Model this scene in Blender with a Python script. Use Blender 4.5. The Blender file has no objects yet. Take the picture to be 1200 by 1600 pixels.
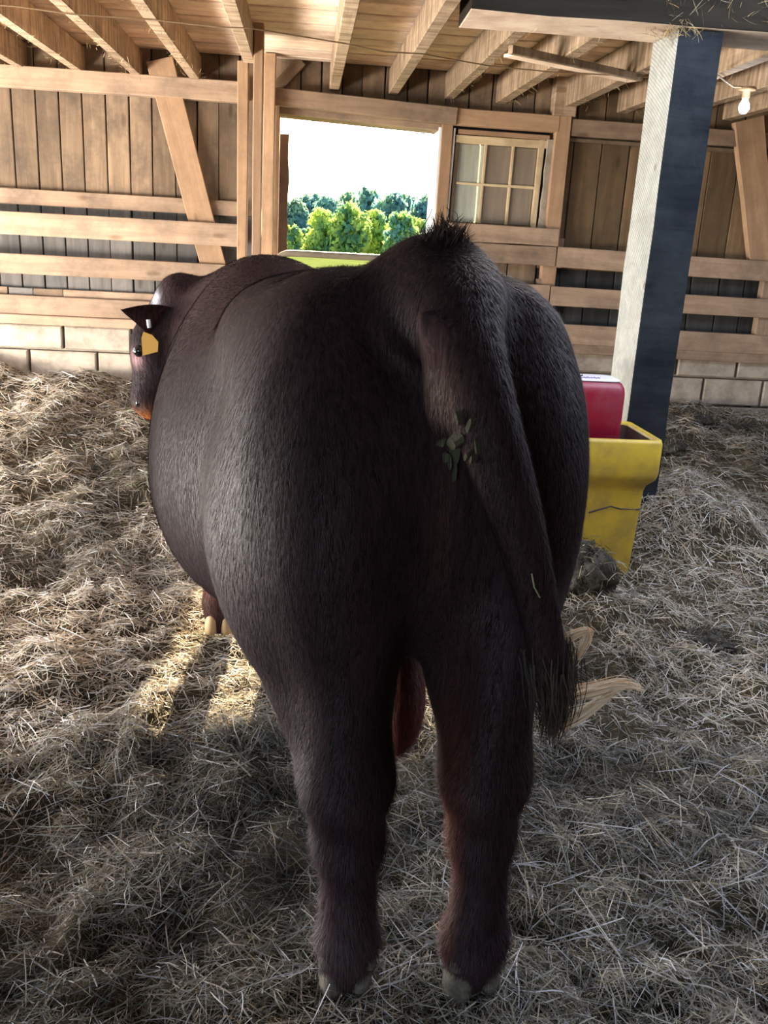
import bpy, math, random
import numpy as np
from mathutils import Vector, Matrix
from mathutils.bvhtree import BVHTree

random.seed(7)
rng = np.random.default_rng(7)
S = bpy.context.scene
COL = S.collection

# ------------------------------------------------------------------ camera, sky, sun, exposure
EYE = 1.42
pitch, roll, yaw = math.radians(16.85), math.radians(3.2), math.radians(5.6)
fw = Vector((math.sin(yaw) * math.cos(pitch), math.cos(yaw) * math.cos(pitch), -math.sin(pitch)))
r0 = Vector((math.cos(yaw), -math.sin(yaw), 0)); u0 = r0.cross(fw)
rt = r0 * math.cos(roll) + u0 * math.sin(roll); up = -r0 * math.sin(roll) + u0 * math.cos(roll)
cd = bpy.data.cameras.new('camera'); cam = bpy.data.objects.new('camera', cd); COL.objects.link(cam)
cd.sensor_fit = 'HORIZONTAL'; cd.sensor_width = 36.0; cd.lens = 1420 * 36 / 1200; cd.clip_start = 0.05; cd.clip_end = 1500
M = Matrix((rt, up, -fw)).transposed().to_4x4(); M.translation = Vector((0, 0, EYE)); cam.matrix_world = M
S.camera = cam

W = bpy.data.worlds.new('sky'); S.world = W; W.use_nodes = True
wn = W.node_tree; bg = wn.nodes['Background']
sky = wn.nodes.new('ShaderNodeTexSky'); sky.sky_type = 'NISHITA'; sky.sun_disc = False
sky.sun_elevation = math.radians(30); sky.sun_rotation = math.radians(5); sky.air_density = 1.0; sky.dust_density = 2.0; sky.ozone_density = 1.0
wn.links.new(sky.outputs[0], bg.inputs[0]); bg.inputs[1].default_value = 0.42

sd = bpy.data.lights.new('sun', 'SUN'); sun = bpy.data.objects.new('sun', sd); COL.objects.link(sun)
sd.energy = 27.0; sd.angle = math.radians(0.6); sd.color = (1.0, 0.80, 0.50)
sun.rotation_euler = Vector((0.075, 1.0, 0.505)).to_track_quat('Z', 'Y').to_euler()

def area(name, loc, to, sx, sy, e, c):
    d = bpy.data.lights.new(name, 'AREA'); d.shape = 'RECTANGLE'; d.size = sx; d.size_y = sy; d.energy = e; d.color = c
    o = bpy.data.objects.new(name, d); COL.objects.link(o); o.location = loc
    o.rotation_euler = (Vector(loc) - Vector(to)).to_track_quat('Z', 'Y').to_euler(); return o
# daylight through the big side opening of the barn (left of the frame) and the feed alley door behind
area('daylight_side_opening', (-3.35, 4.0, 1.35), (1.0, 4.3, 1.3), 4.2, 1.7, 36, (0.93, 0.96, 1.0))
area('sunlit_yard_bounce', (-3.3, 3.9, 0.55), (-0.6, 4.6, 2.6), 4.2, .5, 320, (1.0, 0.93, 0.84))
area('hay_drop_daylight', (2.3, 2.75, 2.62), (2.2, 3.2, 0), 2.6, 1.6, 38, (0.95, 0.97, 1.0))
area('daylight_rear_door', (-1.9, -2.6, 1.7), (0.0, 3.0, 0.8), 2.2, 1.8, 34, (0.72, 0.86, 1.0))

S.view_settings.view_transform = 'Standard'; S.view_settings.look = 'None'
S.view_settings.gamma = 1.0; S.view_settings.use_curve_mapping = False; S.view_settings.exposure = 0.9
S.cycles.use_denoising = True

# ------------------------------------------------------------------ helpers
def tag(o, label=None, cat=None, group=None, kind=None):
    for k, v in (('label', label), ('category', cat), ('group', group), ('kind', kind)):
        if v: o[k] = v
    return o

def thing(name, loc, label=None, cat=None, group=None, kind=None):
    o = bpy.data.objects.new(name, None); COL.objects.link(o); o.location = loc; o.empty_display_size = 0.05
    return tag(o, label, cat, group, kind)

def link(name, me, mat, parent=None, smooth=False):
    o = bpy.data.objects.new(name, me); COL.objects.link(o)
    if mat:
        for m in (mat if isinstance(mat, (list, tuple)) else [mat]): me.materials.append(m)
    if smooth: me.polygons.foreach_set('use_smooth', np.ones(len(me.polygons), bool))
    if parent:
        o.parent = parent
    return o

def mesh(name, V, F, mat, parent=None, smooth=False, world=True):
    """V in world coordinates; child meshes are stored relative to the parent's base."""
    off = Vector(parent.location) if (parent and world) else Vector((0, 0, 0))
    me = bpy.data.meshes.new(name); me.from_pydata([tuple(Vector(v) - off) for v in V], [], F); me.update()
    return link(name, me, mat, parent, smooth)

def big(name, V, F, mat, parent=None, smooth=False, col=None):
    """V (n,3), F (m,k) numpy, fast."""
    me = bpy.data.meshes.new(name); n, (m, k) = len(V), F.shape
    off = np.array(parent.location) if parent else 0
    me.vertices.add(n); me.vertices.foreach_set('co', (V - off).astype(np.float32).ravel())
    me.loops.add(m * k); me.loops.foreach_set('vertex_index', F.astype(np.int32).ravel())
    me.polygons.add(m); me.polygons.foreach_set('loop_start', (np.arange(m) * k).astype(np.int32))
    me.update(calc_edges=True); me.validate()
    if col is not None:
        a = me.attributes.new('Col', 'FLOAT_COLOR', 'POINT')
        c = np.ones((n, 4), np.float32); c[:, :3] = col; a.data.foreach_set('color', c.ravel())
    return link(name, me, mat, parent, smooth)

def ring_tube(path, rad, n=8, closed=False):
    P = [Vector(p) for p in path]; V, F = [], []
    rad = rad if isinstance(rad, (list, tuple)) else [rad] * len(P)
    L = len(P); prev = None
    for i, p in enumerate(P):
        if closed: t = P[(i + 1) % L] - P[i - 1]
        else: t = P[min(i + 1, L - 1)] - P[max(i - 1, 0)]
        t.normalize()
        a = prev if prev else (Vector((0, 0, 1)) if abs(t.z) < 0.9 else Vector((1, 0, 0)))
        a = (a - t * a.dot(t)).normalized(); prev = a; b = t.cross(a)
        for k in range(n):
            g = 2 * math.pi * k / n; V.append(p + (a * math.cos(g) + b * math.sin(g)) * rad[i])
    for i in range(L if closed else L - 1):
        for k in range(n):
            j = (i + 1) % L; F.append((i * n + k, i * n + (k + 1) % n, j * n + (k + 1) % n, j * n + k))
    if not closed: F.append(tuple(range(n))[::-1]); F.append(tuple((L - 1) * n + k for k in range(n)))
    return V, F

def plank(name, a, b, w, t, mat, parent=None, wdir=(0, 0, 1), jit=0.0, seg=2, ch=0.004, ends=(0, 0)):
    """a board from a to b (centre line), width w along wdir, thickness t; chamfered, a little uneven. One object."""
    a, b = Vector(a), Vector(b); x = (b - a); L = x.length; x.normalize()
    y = Vector(wdir); y = (y - x * y.dot(x)).normalized(); z = x.cross(y)
    hw, ht = w / 2, t / 2; c = min(ch, hw * .45, ht * .45)
    sec = [(-hw + c, -ht), (hw - c, -ht), (hw, -ht + c), (hw, ht - c), (hw - c, ht), (-hw + c, ht), (-hw, ht - c), (-hw, -ht + c)]
    V, F = [], []
    for i in range(seg + 1):
        u = -L / 2 + L * i / seg; j1, j2, j3 = (random.uniform(-jit, jit) for _ in range(3))
        for (p, q) in sec:
            e = (ends[0] * p if i == 0 else ends[1] * p if i == seg else 0)
            V.append((u + e, p + (j1 if p > 0 else j2), q + j3 * .4))
    for i in range(seg):
        for k in range(8): F.append((i * 8 + k, i * 8 + (k + 1) % 8, (i + 1) * 8 + (k + 1) % 8, (i + 1) * 8 + k))
    F.append(tuple(range(8))[::-1]); F.append(tuple(seg * 8 + k for k in range(8)))
    me = bpy.data.meshes.new(name); me.from_pydata(V, [], F); me.update()
    o = link(name, me, mat, parent)
    R = Matrix((x, y, z)).transposed().to_4x4(); R.translation = (a + b) / 2 - (Vector(parent.location) if parent else Vector())
    o.matrix_local = R
    return o

def rbox(lo, hi, r, n=3, taper=(0, 0), ztaper=None):
    """rounded-corner (in plan) box with softened top and bottom edges; taper = inset at bottom in x, y."""
    V, F = [], []; ring = []
    for (cx, cy, a0) in ((1, 1, 0), (0, 1, 90), (0, 0, 180), (1, 0, 270)):
        for k in range(n + 1):
            g = math.radians(a0 + 90 * k / n); ring.append((cx, cy, math.cos(g), math.sin(g)))
    levels = [(lo[2], r * .5), (lo[2] + r * .3, r * .12), (lo[2] + r * .6, 0), (hi[2] - r * .7, 0), (hi[2] - r * .25, r * .15), (hi[2], r * .55)]
    for z, ins in levels:
        f = 1 - (z - lo[2]) / (hi[2] - lo[2]); tx, ty = taper[0] * f + ins, taper[1] * f + ins
        for (cx, cy, c, s) in ring:
            X = (hi[0] - tx - r if cx else lo[0] + tx + r) + c * r; Y = (hi[1] - ty - r if cy else lo[1] + ty + r) + s * r
            V.append((X, Y, z))
    m = len(ring)
    for i in range(len(levels) - 1):
        for k in range(m): F.append((i * m + k, i * m + (k + 1) % m, (i + 1) * m + (k + 1) % m, (i + 1) * m + k))
    F.append(tuple(range(m))[::-1]); F.append(tuple((len(levels) - 1) * m + k for k in range(m)))
    return V, F

class Noise2:
    def __init__(s, seed): s.t = np.random.default_rng(seed).random((256, 256))
    def __call__(s, x, y):
        xi, yi = np.floor(x).astype(int), np.floor(y).astype(int); fx, fy = x - xi, y - yi
        fx, fy = fx * fx * (3 - 2 * fx), fy * fy * (3 - 2 * fy); t = s.t
        a = t[xi & 255, yi & 255]; b = t[(xi + 1) & 255, yi & 255]; c = t[xi & 255, (yi + 1) & 255]; d = t[(xi + 1) & 255, (yi + 1) & 255]
        return (a * (1 - fx) + b * fx) * (1 - fy) + (c * (1 - fx) + d * fx) * fy
n1, n2, n3, n4 = Noise2(1), Noise2(2), Noise2(3), Noise2(4)

# ------------------------------------------------------------------ materials
def mat(name, rough=0.7, spec=0.3):
    m = bpy.data.materials.new(name); m.use_nodes = True; b = m.node_tree.nodes['Principled BSDF']
    b.inputs['Roughness'].default_value = rough; b.inputs['Specular IOR Level'].default_value = spec
    return m, m.node_tree, b
def N(nt, t, **kw):
    n = nt.nodes.new(t)
    for k, v in kw.items():
        if k in n.inputs: n.inputs[k].default_value = v
        else: setattr(n, k, v)
    return n
def ramp(nt, stops):
    r = nt.nodes.new('ShaderNodeValToRGB'); e = r.color_ramp.elements
    while len(e) < len(stops): e.new(0.5)
    for i, (p, c) in enumerate(stops): e[i].position = p; e[i].color = (*c, 1)
    return r
def mul(nt, A, B, fac=1.0, mode='MULTIPLY'):
    x = nt.nodes.new('ShaderNodeMix'); x.data_type = 'RGBA'; x.blend_type = mode
    if hasattr(fac, 'is_linked'): nt.links.new(fac, x.inputs[0])
    else: x.inputs[0].default_value = fac
    for s, i in ((A, 6), (B, 7)):
        if isinstance(s, tuple): x.inputs[i].default_value = (*s, 1)
        else: nt.links.new(s, x.inputs[i])
    return x.outputs[2]

def wood(name, c1, c2, dirt, dirt_amt=0.6, rough=0.8, grain=26, saw=0.0, var=0.45, bump=0.35, drip=0.0):
    m, nt, b = mat(name, rough, 0.25); L = nt.links
    tc = N(nt, 'ShaderNodeTexCoord'); oi = N(nt, 'ShaderNodeObjectInfo')
    ad = N(nt, 'ShaderNodeVectorMath', operation='MULTIPLY_ADD'); ad.inputs[1].default_value = (1, 1, 1)
    cb = N(nt, 'ShaderNodeMath', operation='MULTIPLY'); cb.inputs[1].default_value = 37.0
    L.new(oi.outputs['Random'], cb.inputs[0]); L.new(tc.outputs['Object'], ad.inputs[0]); L.new(cb.outputs[0], ad.inputs[2])
    mp = N(nt, 'ShaderNodeMapping'); mp.inputs['Scale'].default_value = (1.6, grain, grain); L.new(ad.outputs[0], mp.inputs[0])
    g = N(nt, 'ShaderNodeTexNoise', Scale=1.0, Detail=7.0, Roughness=0.65, Distortion=0.6); L.new(mp.outputs[0], g.inputs['Vector'])
    r = ramp(nt, [(0.28, c1), (0.72, c2)]); L.new(g.outputs[0], r.inputs[0])
    # dirt blotches
    d = N(nt, 'ShaderNodeTexNoise', Scale=3.5, Detail=6.0, Roughness=0.7); L.new(ad.outputs[0], d.inputs['Vector'])
    dr = ramp(nt, [(0.42, (0, 0, 0)), (0.68, (1, 1, 1))]); L.new(d.outputs[0], dr.inputs[0])
    dm = N(nt, 'ShaderNodeMath', operation='MULTIPLY'); dm.inputs[1].default_value = dirt_amt; L.new(dr.outputs[0], dm.inputs[0])
    c = mul(nt, r.outputs[0], dirt, dm.outputs[0], 'MIX')
    # knots
    kmp = N(nt, 'ShaderNodeMapping'); kmp.inputs['Scale'].default_value = (2.2, 6, 6); L.new(ad.outputs[0], kmp.inputs[0])
    kv = N(nt, 'ShaderNodeTexVoronoi', Scale=1.0); L.new(kmp.outputs[0], kv.inputs['Vector'])
    kr = ramp(nt, [(0.05, (0.25, 0.2, 0.16)), (0.13, (1, 1, 1))]); L.new(kv.outputs['Distance'], kr.inputs[0])
    c = mul(nt, c, kr.outputs[0], 0.5)
    # one board differs from the next
    vr = N(nt, 'ShaderNodeMapRange'); vr.inputs['To Min'].default_value = 1 - var; vr.inputs['To Max'].default_value = 1.08; L.new(oi.outputs['Random'], vr.inputs[0])
    cc = N(nt, 'ShaderNodeCombineColor')
    for i in range(3): L.new(vr.outputs[0], cc.inputs[i])
    c = mul(nt, c, cc.outputs[0], 1.0)
    if drip:
        # pale and dark dust runs across the board (fine dry dirt hanging on rough faces)
        pm = N(nt, 'ShaderNodeMapping'); pm.inputs['Scale'].default_value = (30, 4, 4); L.new(ad.outputs[0], pm.inputs[0])
        pn = N(nt, 'ShaderNodeTexNoise', Scale=1.0, Detail=5.0); L.new(pm.outputs[0], pn.inputs['Vector'])
        pr = ramp(nt, [(0.38, (0.55, 0.47, 0.36)), (0.62, (1.15, 1.1, 1.0))]); L.new(pn.outputs[0], pr.inputs[0])
        c = mul(nt, c, pr.outputs[0], drip)
    L.new(c, b.inputs['Base Color'])
    bp = N(nt, 'ShaderNodeBump', Strength=bump, Distance=0.006); L.new(g.outputs[0], bp.inputs['Height'])
    if saw:
        sm = N(nt, 'ShaderNodeMapping'); sm.inputs['Location'].default_value = (0.3, -1.1, 0); L.new(tc.outputs['Object'], sm.inputs[0])
        wv = N(nt, 'ShaderNodeTexWave', Scale=22.0, Distortion=1.5, Detail=3.0); wv.wave_type = 'RINGS'; wv.rings_direction = 'SPHERICAL'; L.new(sm.outputs[0], wv.inputs['Vector'])
        sr = ramp(nt, [(0.0, (0.55, 0.56, 0.54)), (0.5, (1, 1, 1))]); L.new(wv.outputs[0], sr.inputs[0])
        c2_ = mul(nt, c, sr.outputs[0], saw); L.new(c2_, b.inputs['Base Color'])
        b2 = N(nt, 'ShaderNodeBump', Strength=0.5, Distance=0.004); L.new(wv.outputs[0], b2.inputs['Height']); L.new(bp.outputs[0], b2.inputs['Normal']); bp = b2
    L.new(bp.outputs[0], b.inputs['Normal'])
    return m

def plain(name, c, rough=0.6, spec=0.4, dirt=None, amt=0.5, scale=6.0, bump=0.0, metal=0.0):
    m, nt, b = mat(name, rough, spec); b.inputs['Metallic'].default_value = metal
    tc = N(nt, 'ShaderNodeTexCoord'); n = N(nt, 'ShaderNodeTexNoise', Scale=scale, Detail=7.0, Roughness=0.65); nt.links.new(tc.outputs['Object'], n.inputs['Vector'])
    if dirt:
        r = ramp(nt, [(0.42, (0, 0, 0)), (0.7, (amt,) * 3)]); nt.links.new(n.outputs[0], r.inputs[0])
        nt.links.new(mul(nt, c, dirt, r.outputs[0], 'MIX'), b.inputs['Base Color'])
    else: b.inputs['Base Color'].default_value = (*c, 1)
    if bump:
        bp = N(nt, 'ShaderNodeBump', Strength=bump, Distance=0.01); nt.links.new(n.outputs[0], bp.inputs['Height']); nt.links.new(bp.outputs[0], b.inputs['Normal'])
    return m

def vcol(name, rough, spec, transl=0.0, sheen=0.0):
    m, nt, b = mat(name, rough, spec)
    a = N(nt, 'ShaderNodeVertexColor', layer_name='Col'); nt.links.new(a.outputs[0], b.inputs['Base Color'])
    if sheen: b.inputs['Sheen Weight'].default_value = sheen; b.inputs['Sheen Roughness'].default_value = 0.4
    if transl:
        t = N(nt, 'ShaderNodeBsdfTranslucent'); nt.links.new(a.outputs[0], t.inputs[0]); mx = N(nt, 'ShaderNodeMixShader'); mx.inputs[0].default_value = transl
        nt.links.new(b.outputs[0], mx.inputs[1]); nt.links.new(t.outputs[0], mx.inputs[2]); nt.links.new(mx.outputs[0], nt.nodes['Material Output'].inputs[0])
    return m

M_wall = wood('old_wall_plank', (0.17, 0.112, 0.07), (0.34, 0.235, 0.15), (0.10, 0.072, 0.055), 0.85, grain=20)
M_rail = wood('pale_rail_board', (0.27, 0.178, 0.118), (0.44, 0.305, 0.21), (0.16, 0.115, 0.085), 0.8, grain=24, var=0.25)
M_stud = wood('fresh_stud', (0.34, 0.20, 0.115), (0.52, 0.33, 0.20), (0.22, 0.14, 0.085), 0.6, grain=24, var=0.3)
M_ceil = wood('ceiling_board', (0.88, 0.64, 0.48), (0.97, 0.82, 0.66), (0.46, 0.29, 0.21), 0.7, grain=16, var=0.3, bump=0.6)
M_joist = wood('dusty_joist', (0.32, 0.235, 0.17), (0.50, 0.38, 0.285), (0.20, 0.15, 0.10), 0.6, grain=18, var=0.25, drip=0.8, bump=0.6)
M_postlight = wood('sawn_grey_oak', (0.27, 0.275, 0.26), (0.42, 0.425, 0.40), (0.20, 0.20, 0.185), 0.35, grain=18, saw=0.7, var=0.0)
M_postdark = wood('rubbed_shaded_oak', (0.008, 0.010, 0.013), (0.024, 0.028, 0.034), (0.06, 0.068, 0.075), 0.3, rough=0.6, grain=14, var=0.0)
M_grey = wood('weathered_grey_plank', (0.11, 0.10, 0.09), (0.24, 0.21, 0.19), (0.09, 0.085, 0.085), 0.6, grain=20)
M_gloom = wood('recess_shade_plank', (0.035, 0.035, 0.036), (0.085, 0.08, 0.075), (0.04, 0.04, 0.042), 0.6, grain=20)
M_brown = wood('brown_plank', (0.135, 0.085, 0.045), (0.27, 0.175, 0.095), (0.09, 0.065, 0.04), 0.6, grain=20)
M_beam = wood('dark_beam', (0.012, 0.010, 0.008), (0.032, 0.026, 0.020), (0.02, 0.017, 0.014), 0.5, grain=14, var=0.0)
M_block = plain('concrete_block', (0.40, 0.335, 0.27), 0.95, 0.1, (0.22, 0.18, 0.14), 0.95, 9, 0.7)
M_mortar = plain('mortar', (0.34, 0.29, 0.23), 0.95, 0.1, (0.18, 0.15, 0.12), 0.8, 9, 0.5)
M_dark = plain('dark_siding_back', (0.05, 0.05, 0.055), 0.9, 0.1, (0.03, 0.03, 0.03), 0.6)
M_galv = plain('galvanised_tube', (0.22, 0.19, 0.14), 0.55, 0.4, (0.12, 0.09, 0.06), 0.7, 8, 0.1, 0.2)
M_socket = plain('dusty_brass', (0.30, 0.20, 0.11), 0.6, 0.4, (0.15, 0.1, 0.06), 0.6)
M_rust = plain('brown_steel', (0.20, 0.12, 0.08), 0.6, 0.4, (0.1, 0.06, 0.04), 0.6)
M_white = plain('plain_white', (0.78, 0.80, 0.82), 0.7, 0.3, (0.5, 0.45, 0.38), 0.5, 7)
M_sash = wood('peeling_sash', (0.48, 0.36, 0.20), (0.70, 0.56, 0.36), (0.30, 0.20, 0.12), 0.6, grain=20, var=0.2)
M_yellow = plain('yellow_plastic', (0.60, 0.42, 0.045), 0.45, 0.45, (0.28, 0.20, 0.07), 0.8, 7, 0.12)
M_yellow_in = plain('trough_inside', (0.10, 0.055, 0.05), 0.5, 0.4, (0.05, 0.03, 0.03), 0.6)
M_red = plain('red_plastic', (0.27, 0.006, 0.028), 0.38, 0.5, (0.26, 0.11, 0.14), 0.5, 7, 0.1)
M_lid_glare = plain('pale_lid_glare', (0.78, 0.78, 0.84), 0.4, 0.5, (0.62, 0.55, 0.62), 0.4, 10)
M_ink = plain('dark_ink', (0.02, 0.015, 0.03), 0.6)
M_ink2 = plain('faded_violet_ink', (0.38, 0.30, 0.45), 0.6)
M_wire = plain('rusty_wire', (0.16, 0.10, 0.05), 0.7)
M_hoof = plain('horn_hoof', (0.15, 0.135, 0.11), 0.85, 0.2, (0.05, 0.045, 0.035), 0.95, 40, 1.0)
M_hoof_sunlit = plain('sunlit_hoof', (0.36, 0.24, 0.12), 0.6, 0.3, (0.3, 0.2, 0.1), 0.5, 28, 0.3)  # yellow sunlight on the front claws put into their colour
M_tag = plain('yellow_ear_tag', (0.72, 0.40, 0.08), 0.5, 0.4)
M_eye = plain('eye', (0.008, 0.006, 0.008), 0.08, 0.7)
M_dung = plain('dung_flakes', (0.070, 0.066, 0.046), 0.9, 0.2, (0.045, 0.045, 0.025), 0.9, 60, 0.6)
M_muck = plain('wet_muck', (0.030, 0.026, 0.022), 0.7, 0.4, (0.07, 0.06, 0.04), 0.6, 30, 1.0)
M_straw = vcol('straw', 0.6, 0.3, 0.25)
M_coat = vcol('short_coat', 0.85, 0.05)
_nt = M_coat.node_tree; _tc = N(_nt, 'ShaderNodeTexCoord'); _mp = N(_nt, 'ShaderNodeMapping'); _mp.inputs['Scale'].default_value = (150, 150, 14); _nt.links.new(_tc.outputs['Object'], _mp.inputs[0])
_no = N(_nt, 'ShaderNodeTexNoise', Scale=1.0, Detail=4.0, Roughness=.6); _nt.links.new(_mp.outputs[0], _no.inputs['Vector'])
_r = ramp(_nt, [(.35, (.45, .45, .47)), (.7, (1.7, 1.7, 1.75))]); _nt.links.new(_no.outputs[0], _r.inputs[0]); _b = _nt.nodes['Principled BSDF']
_src = _b.inputs['Base Color'].links[0].from_socket; _nt.links.new(mul(_nt, _src, _r.outputs[0], 1.0), _b.inputs['Base Color'])
_bp = N(_nt, 'ShaderNodeBump', Strength=.5, Distance=.004); _nt.links.new(_no.outputs[0], _bp.inputs['Height']); _nt.links.new(_bp.outputs[0], _b.inputs['Normal'])
M_hair = vcol('coat_hair', 0.55, 0.16)
M_switch = vcol('tail_hair', 0.5, 0.4, 0.25)
M_leaf = vcol('leaf', 0.6, 0.2, 0.55)
M_bark = plain('bark', (0.07, 0.055, 0.04), 0.9, 0.1)

def glass(name, c, clear):
    m, nt, b = mat(name, 0.15, 0.5); b.inputs['Base Color'].default_value = (*c, 1)
    tc = N(nt, 'ShaderNodeTexCoord'); mp = N(nt, 'ShaderNodeMapping'); mp.inputs['Scale'].default_value = (34, 1, 3); nt.links.new(tc.outputs['Object'], mp.inputs[0])
    n = N(nt, 'ShaderNodeTexNoise', Scale=1.0, Detail=4.0); nt.links.new(mp.outputs[0], n.inputs['Vector'])
    r = ramp(nt, [(0.3, tuple(v * .75 for v in c)), (0.7, c)]); nt.links.new(n.outputs[0], r.inputs[0]); nt.links.new(r.outputs[0], b.inputs['Base Color'])
    b.inputs['Roughness'].default_value = 0.35
    t = N(nt, 'ShaderNodeBsdfTransparent'); tl = N(nt, 'ShaderNodeBsdfTranslucent'); nt.links.new(r.outputs[0], tl.inputs[0])
    m1 = N(nt, 'ShaderNodeMixShader'); m1.inputs[0].default_value = 0.4; nt.links.new(b.outputs[0], m1.inputs[1]); nt.links.new(tl.outputs[0], m1.inputs[2])
    m2 = N(nt, 'ShaderNodeMixShader'); m2.inputs[0].default_value = clear; nt.links.new(m1.outputs[0], m2.inputs[1]); nt.links.new(t.outputs[0], m2.inputs[2])
    nt.links.new(m2.outputs[0], nt.nodes['Material Output'].inputs[0]); return m
M_pane_pale = glass('milky_pane', (0.74, 0.76, 0.66), 0.15)
M_pane_brown = glass('dusty_pane', (0.46, 0.37, 0.28), 0.15)

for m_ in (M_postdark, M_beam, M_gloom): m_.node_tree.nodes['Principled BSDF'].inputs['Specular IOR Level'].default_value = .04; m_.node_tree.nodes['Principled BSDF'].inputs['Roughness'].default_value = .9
# ------------------------------------------------------------------ ground heights
def ground_base(x, y):
    b = np.interp(y, [0, 2.2, 3.0, 3.4, 4.5, 5.6, 6.3, 8], [0, 0, 0.045, 0.10, 0.24, 0.34, 0.37, 0.37])
    b = b + 0.14 * np.exp(-((x + 2.3) / 0.8) ** 2 - ((y - 6.2) / 0.7) ** 2) + 0.07 * np.exp(-((x + 1.35) / 0.35) ** 2 - ((y - 6.0) / 0.4) ** 2)
    b = b + 0.10 * np.exp(-((x - 2.25) / 0.55) ** 2 - ((y - 5.3) / 0.45) ** 2)
    b = b + 0.20 * np.exp(-((x - 1.85) / 0.34) ** 2 - ((y - 4.02) / 0.32) ** 2)
    b = b + 0.11 * np.exp(-((x - 1.74) / 0.34) ** 2 - ((y - 3.75) / 0.24) ** 2)
    b = b + 0.06 * np.exp(-((x - 1.12) / 0.22) ** 2 - ((y - 3.25) / 0.18) ** 2)
    return b
FEET = [(0.117, 1.45), (0.368, 1.44), (-0.267, 3.0), (-0.02, 3.06)]
def ground(x, y):
    z = (n1(x * 1.7 + 9, y * 1.7 + 3) - .5) * 0.05 + (n2(x * 5.1 + 40, y * 5.1 + 7) - .5) * 0.070 + (n3(x * 13 + 5, y * 13 + 60) - .5) * 0.042
    z = z + (np.abs(n4(x * 9 + 77, y * 9 + 20) - .5) - .25) * 0.07
    k = np.ones_like(x)
    for fx, fy in FEET: k = np.minimum(k, np.clip((np.hypot(x - fx, y - fy) - 0.05) / 0.18, 0.12, 1))
    return ground_base(x, y) + z * k - 0.008

# ------------------------------------------------------------------ back wall
WY = 6.3
# the core: concrete footing (mortar) and dark backing behind the boards, around the door opening and the sash
def boxvf(lo, hi):
    x0, y0, z0 = lo; x1, y1, z1 = hi
    return [(x0, y0, z0), (x1, y0, z0), (x1, y1, z0), (x0, y1, z0), (x0, y0, z1), (x1, y0, z1), (x1, y1, z1), (x0, y1, z1)], \
        [(0, 3, 2, 1), (4, 5, 6, 7), (0, 1, 5, 4), (1, 2, 6, 5), (2, 3, 7, 6), (3, 0, 4, 7)]
def boxes(lst):
    V, F = [], []
    for lo, hi in lst:
        v, f = boxvf(lo, hi); n = len(V); V += v; F += [tuple(i + n for i in q) for q in f]
    return V, F
V, F = boxes([((-3.4, WY + .02, -.2), (-.2, WY + .2, .735)), ((.85, WY + .02, -.2), (5.0, WY + .2, .735))])
wall = mesh('wall_back', V, F, M_mortar); tag(wall, kind='structure')
V, F = boxes([((-3.4, WY + .045, .735), (-.215, WY + .06, 2.6)), ((-.215, WY + .045, 2.16), (.84, WY + .06, 2.6)),
              ((.86, WY + .045, .735), (.95, WY + .06, 2.6)), ((.95, WY + .045, 2.08), (1.54, WY + .06, 2.6)), ((.95, WY + .045, .735), (1.54, WY + .06, 1.5)),
              ((1.54, WY + .045, .735), (5.0, WY + .06, 2.6))])
mesh('backing', V, F, M_dark, wall)
# vertical planks
def vplank(x0, x1, z0, z1, y=WY + .02, t=.022, m=M_wall):
    g = 0.0035
    plank('plank', ((x0 + x1) / 2, y + random.uniform(-.004, .004), z0), ((x0 + x1) / 2 + random.uniform(-.004, .004), y + random.uniform(-.004, .004), z1), x1 - x0 - 2 * g, t, m, wall, (1, 0, 0), 0.0015, 2)
xs = [-3.3, -3.0, -2.7, -2.42, -2.13, -1.985, -1.844, -1.70, -1.558, -1.416, -1.273, -1.13, -.991, -.844, -.709, -.571, -.44, -.33, -.225]
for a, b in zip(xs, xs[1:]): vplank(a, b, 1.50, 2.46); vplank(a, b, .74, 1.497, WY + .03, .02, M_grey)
xs = [-.225, -.06, .07, .20, .33, .475, .62, .75, .87, 1.02, 1.17, 1.31, 1.45, 1.58]
for a, b in zip(xs, xs[1:]): vplank(a, b, 2.21, 2.46)
for a, b in ((.87, 1.02), (1.02, 1.2), (1.2, 1.37), (1.37, 1.57)): vplank(a, b, .74, 1.50)
xs = [1.57, 1.74, 1.93, 2.12, 2.30, 2.50, 2.68, 2.88, 3.06, 3.25, 3.45, 3.65, 3.85, 4.05, 4.3, 4.6, 4.95]
for a, b in zip(xs, xs[1:]): vplank(a, b, 1.27, 2.46, m=M_brown); vplank(a, b, .74, 1.267, WY + .03, .02, M_gloom)  # recess shade between the right rails put into the lower plank colour
# plates, rails, sills (long boards, pieces as the photo shows)
def hboard(name, x0, x1, z0a, z1a, z0b=None, z1b=None, y=WY - .03, t=.045, m=M_rail, jit=.002, seg=3):
    z0b = z0a if z0b is None else z0b; z1b = z1a if z1b is None else z1b
    plank(name, (x0, y, (z0a + z1a) / 2), (x1, y, (z0b + z1b) / 2), ((z1a - z0a) + (z1b - z0b)) / 2, t, m, wall, (0, 0, 1), jit, seg)
hboard('plate', -3.3, -.42, 2.17, 2.29, y=WY - .05, t=.09, m=M_rail)
hboard('rail', -3.3, -.42, 1.492, 1.585, y=WY - .02, t=.04)
hboard('rail', -3.3, -.40, 1.304, 1.443, y=WY - .11)
hboard('rail', -3.3, -.40, 1.066, 1.19, y=WY - .11)
for x0, x1, m in ((-3.3, -1.93, M_wall), (-1.92, -1.77, M_grey), (-1.765, -1.58, M_wall), (-1.575, -.4, M_rail)):
    hboard('filler_board', x0, x1, .926, .975, y=WY - .02, t=.03, m=m, seg=2)
hboard('rail', -3.3, -.40, .806, .93, y=WY - .06)
hboard('sill', -3.3, -.40, .748, .808, y=WY - .07, t=.09)
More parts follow.
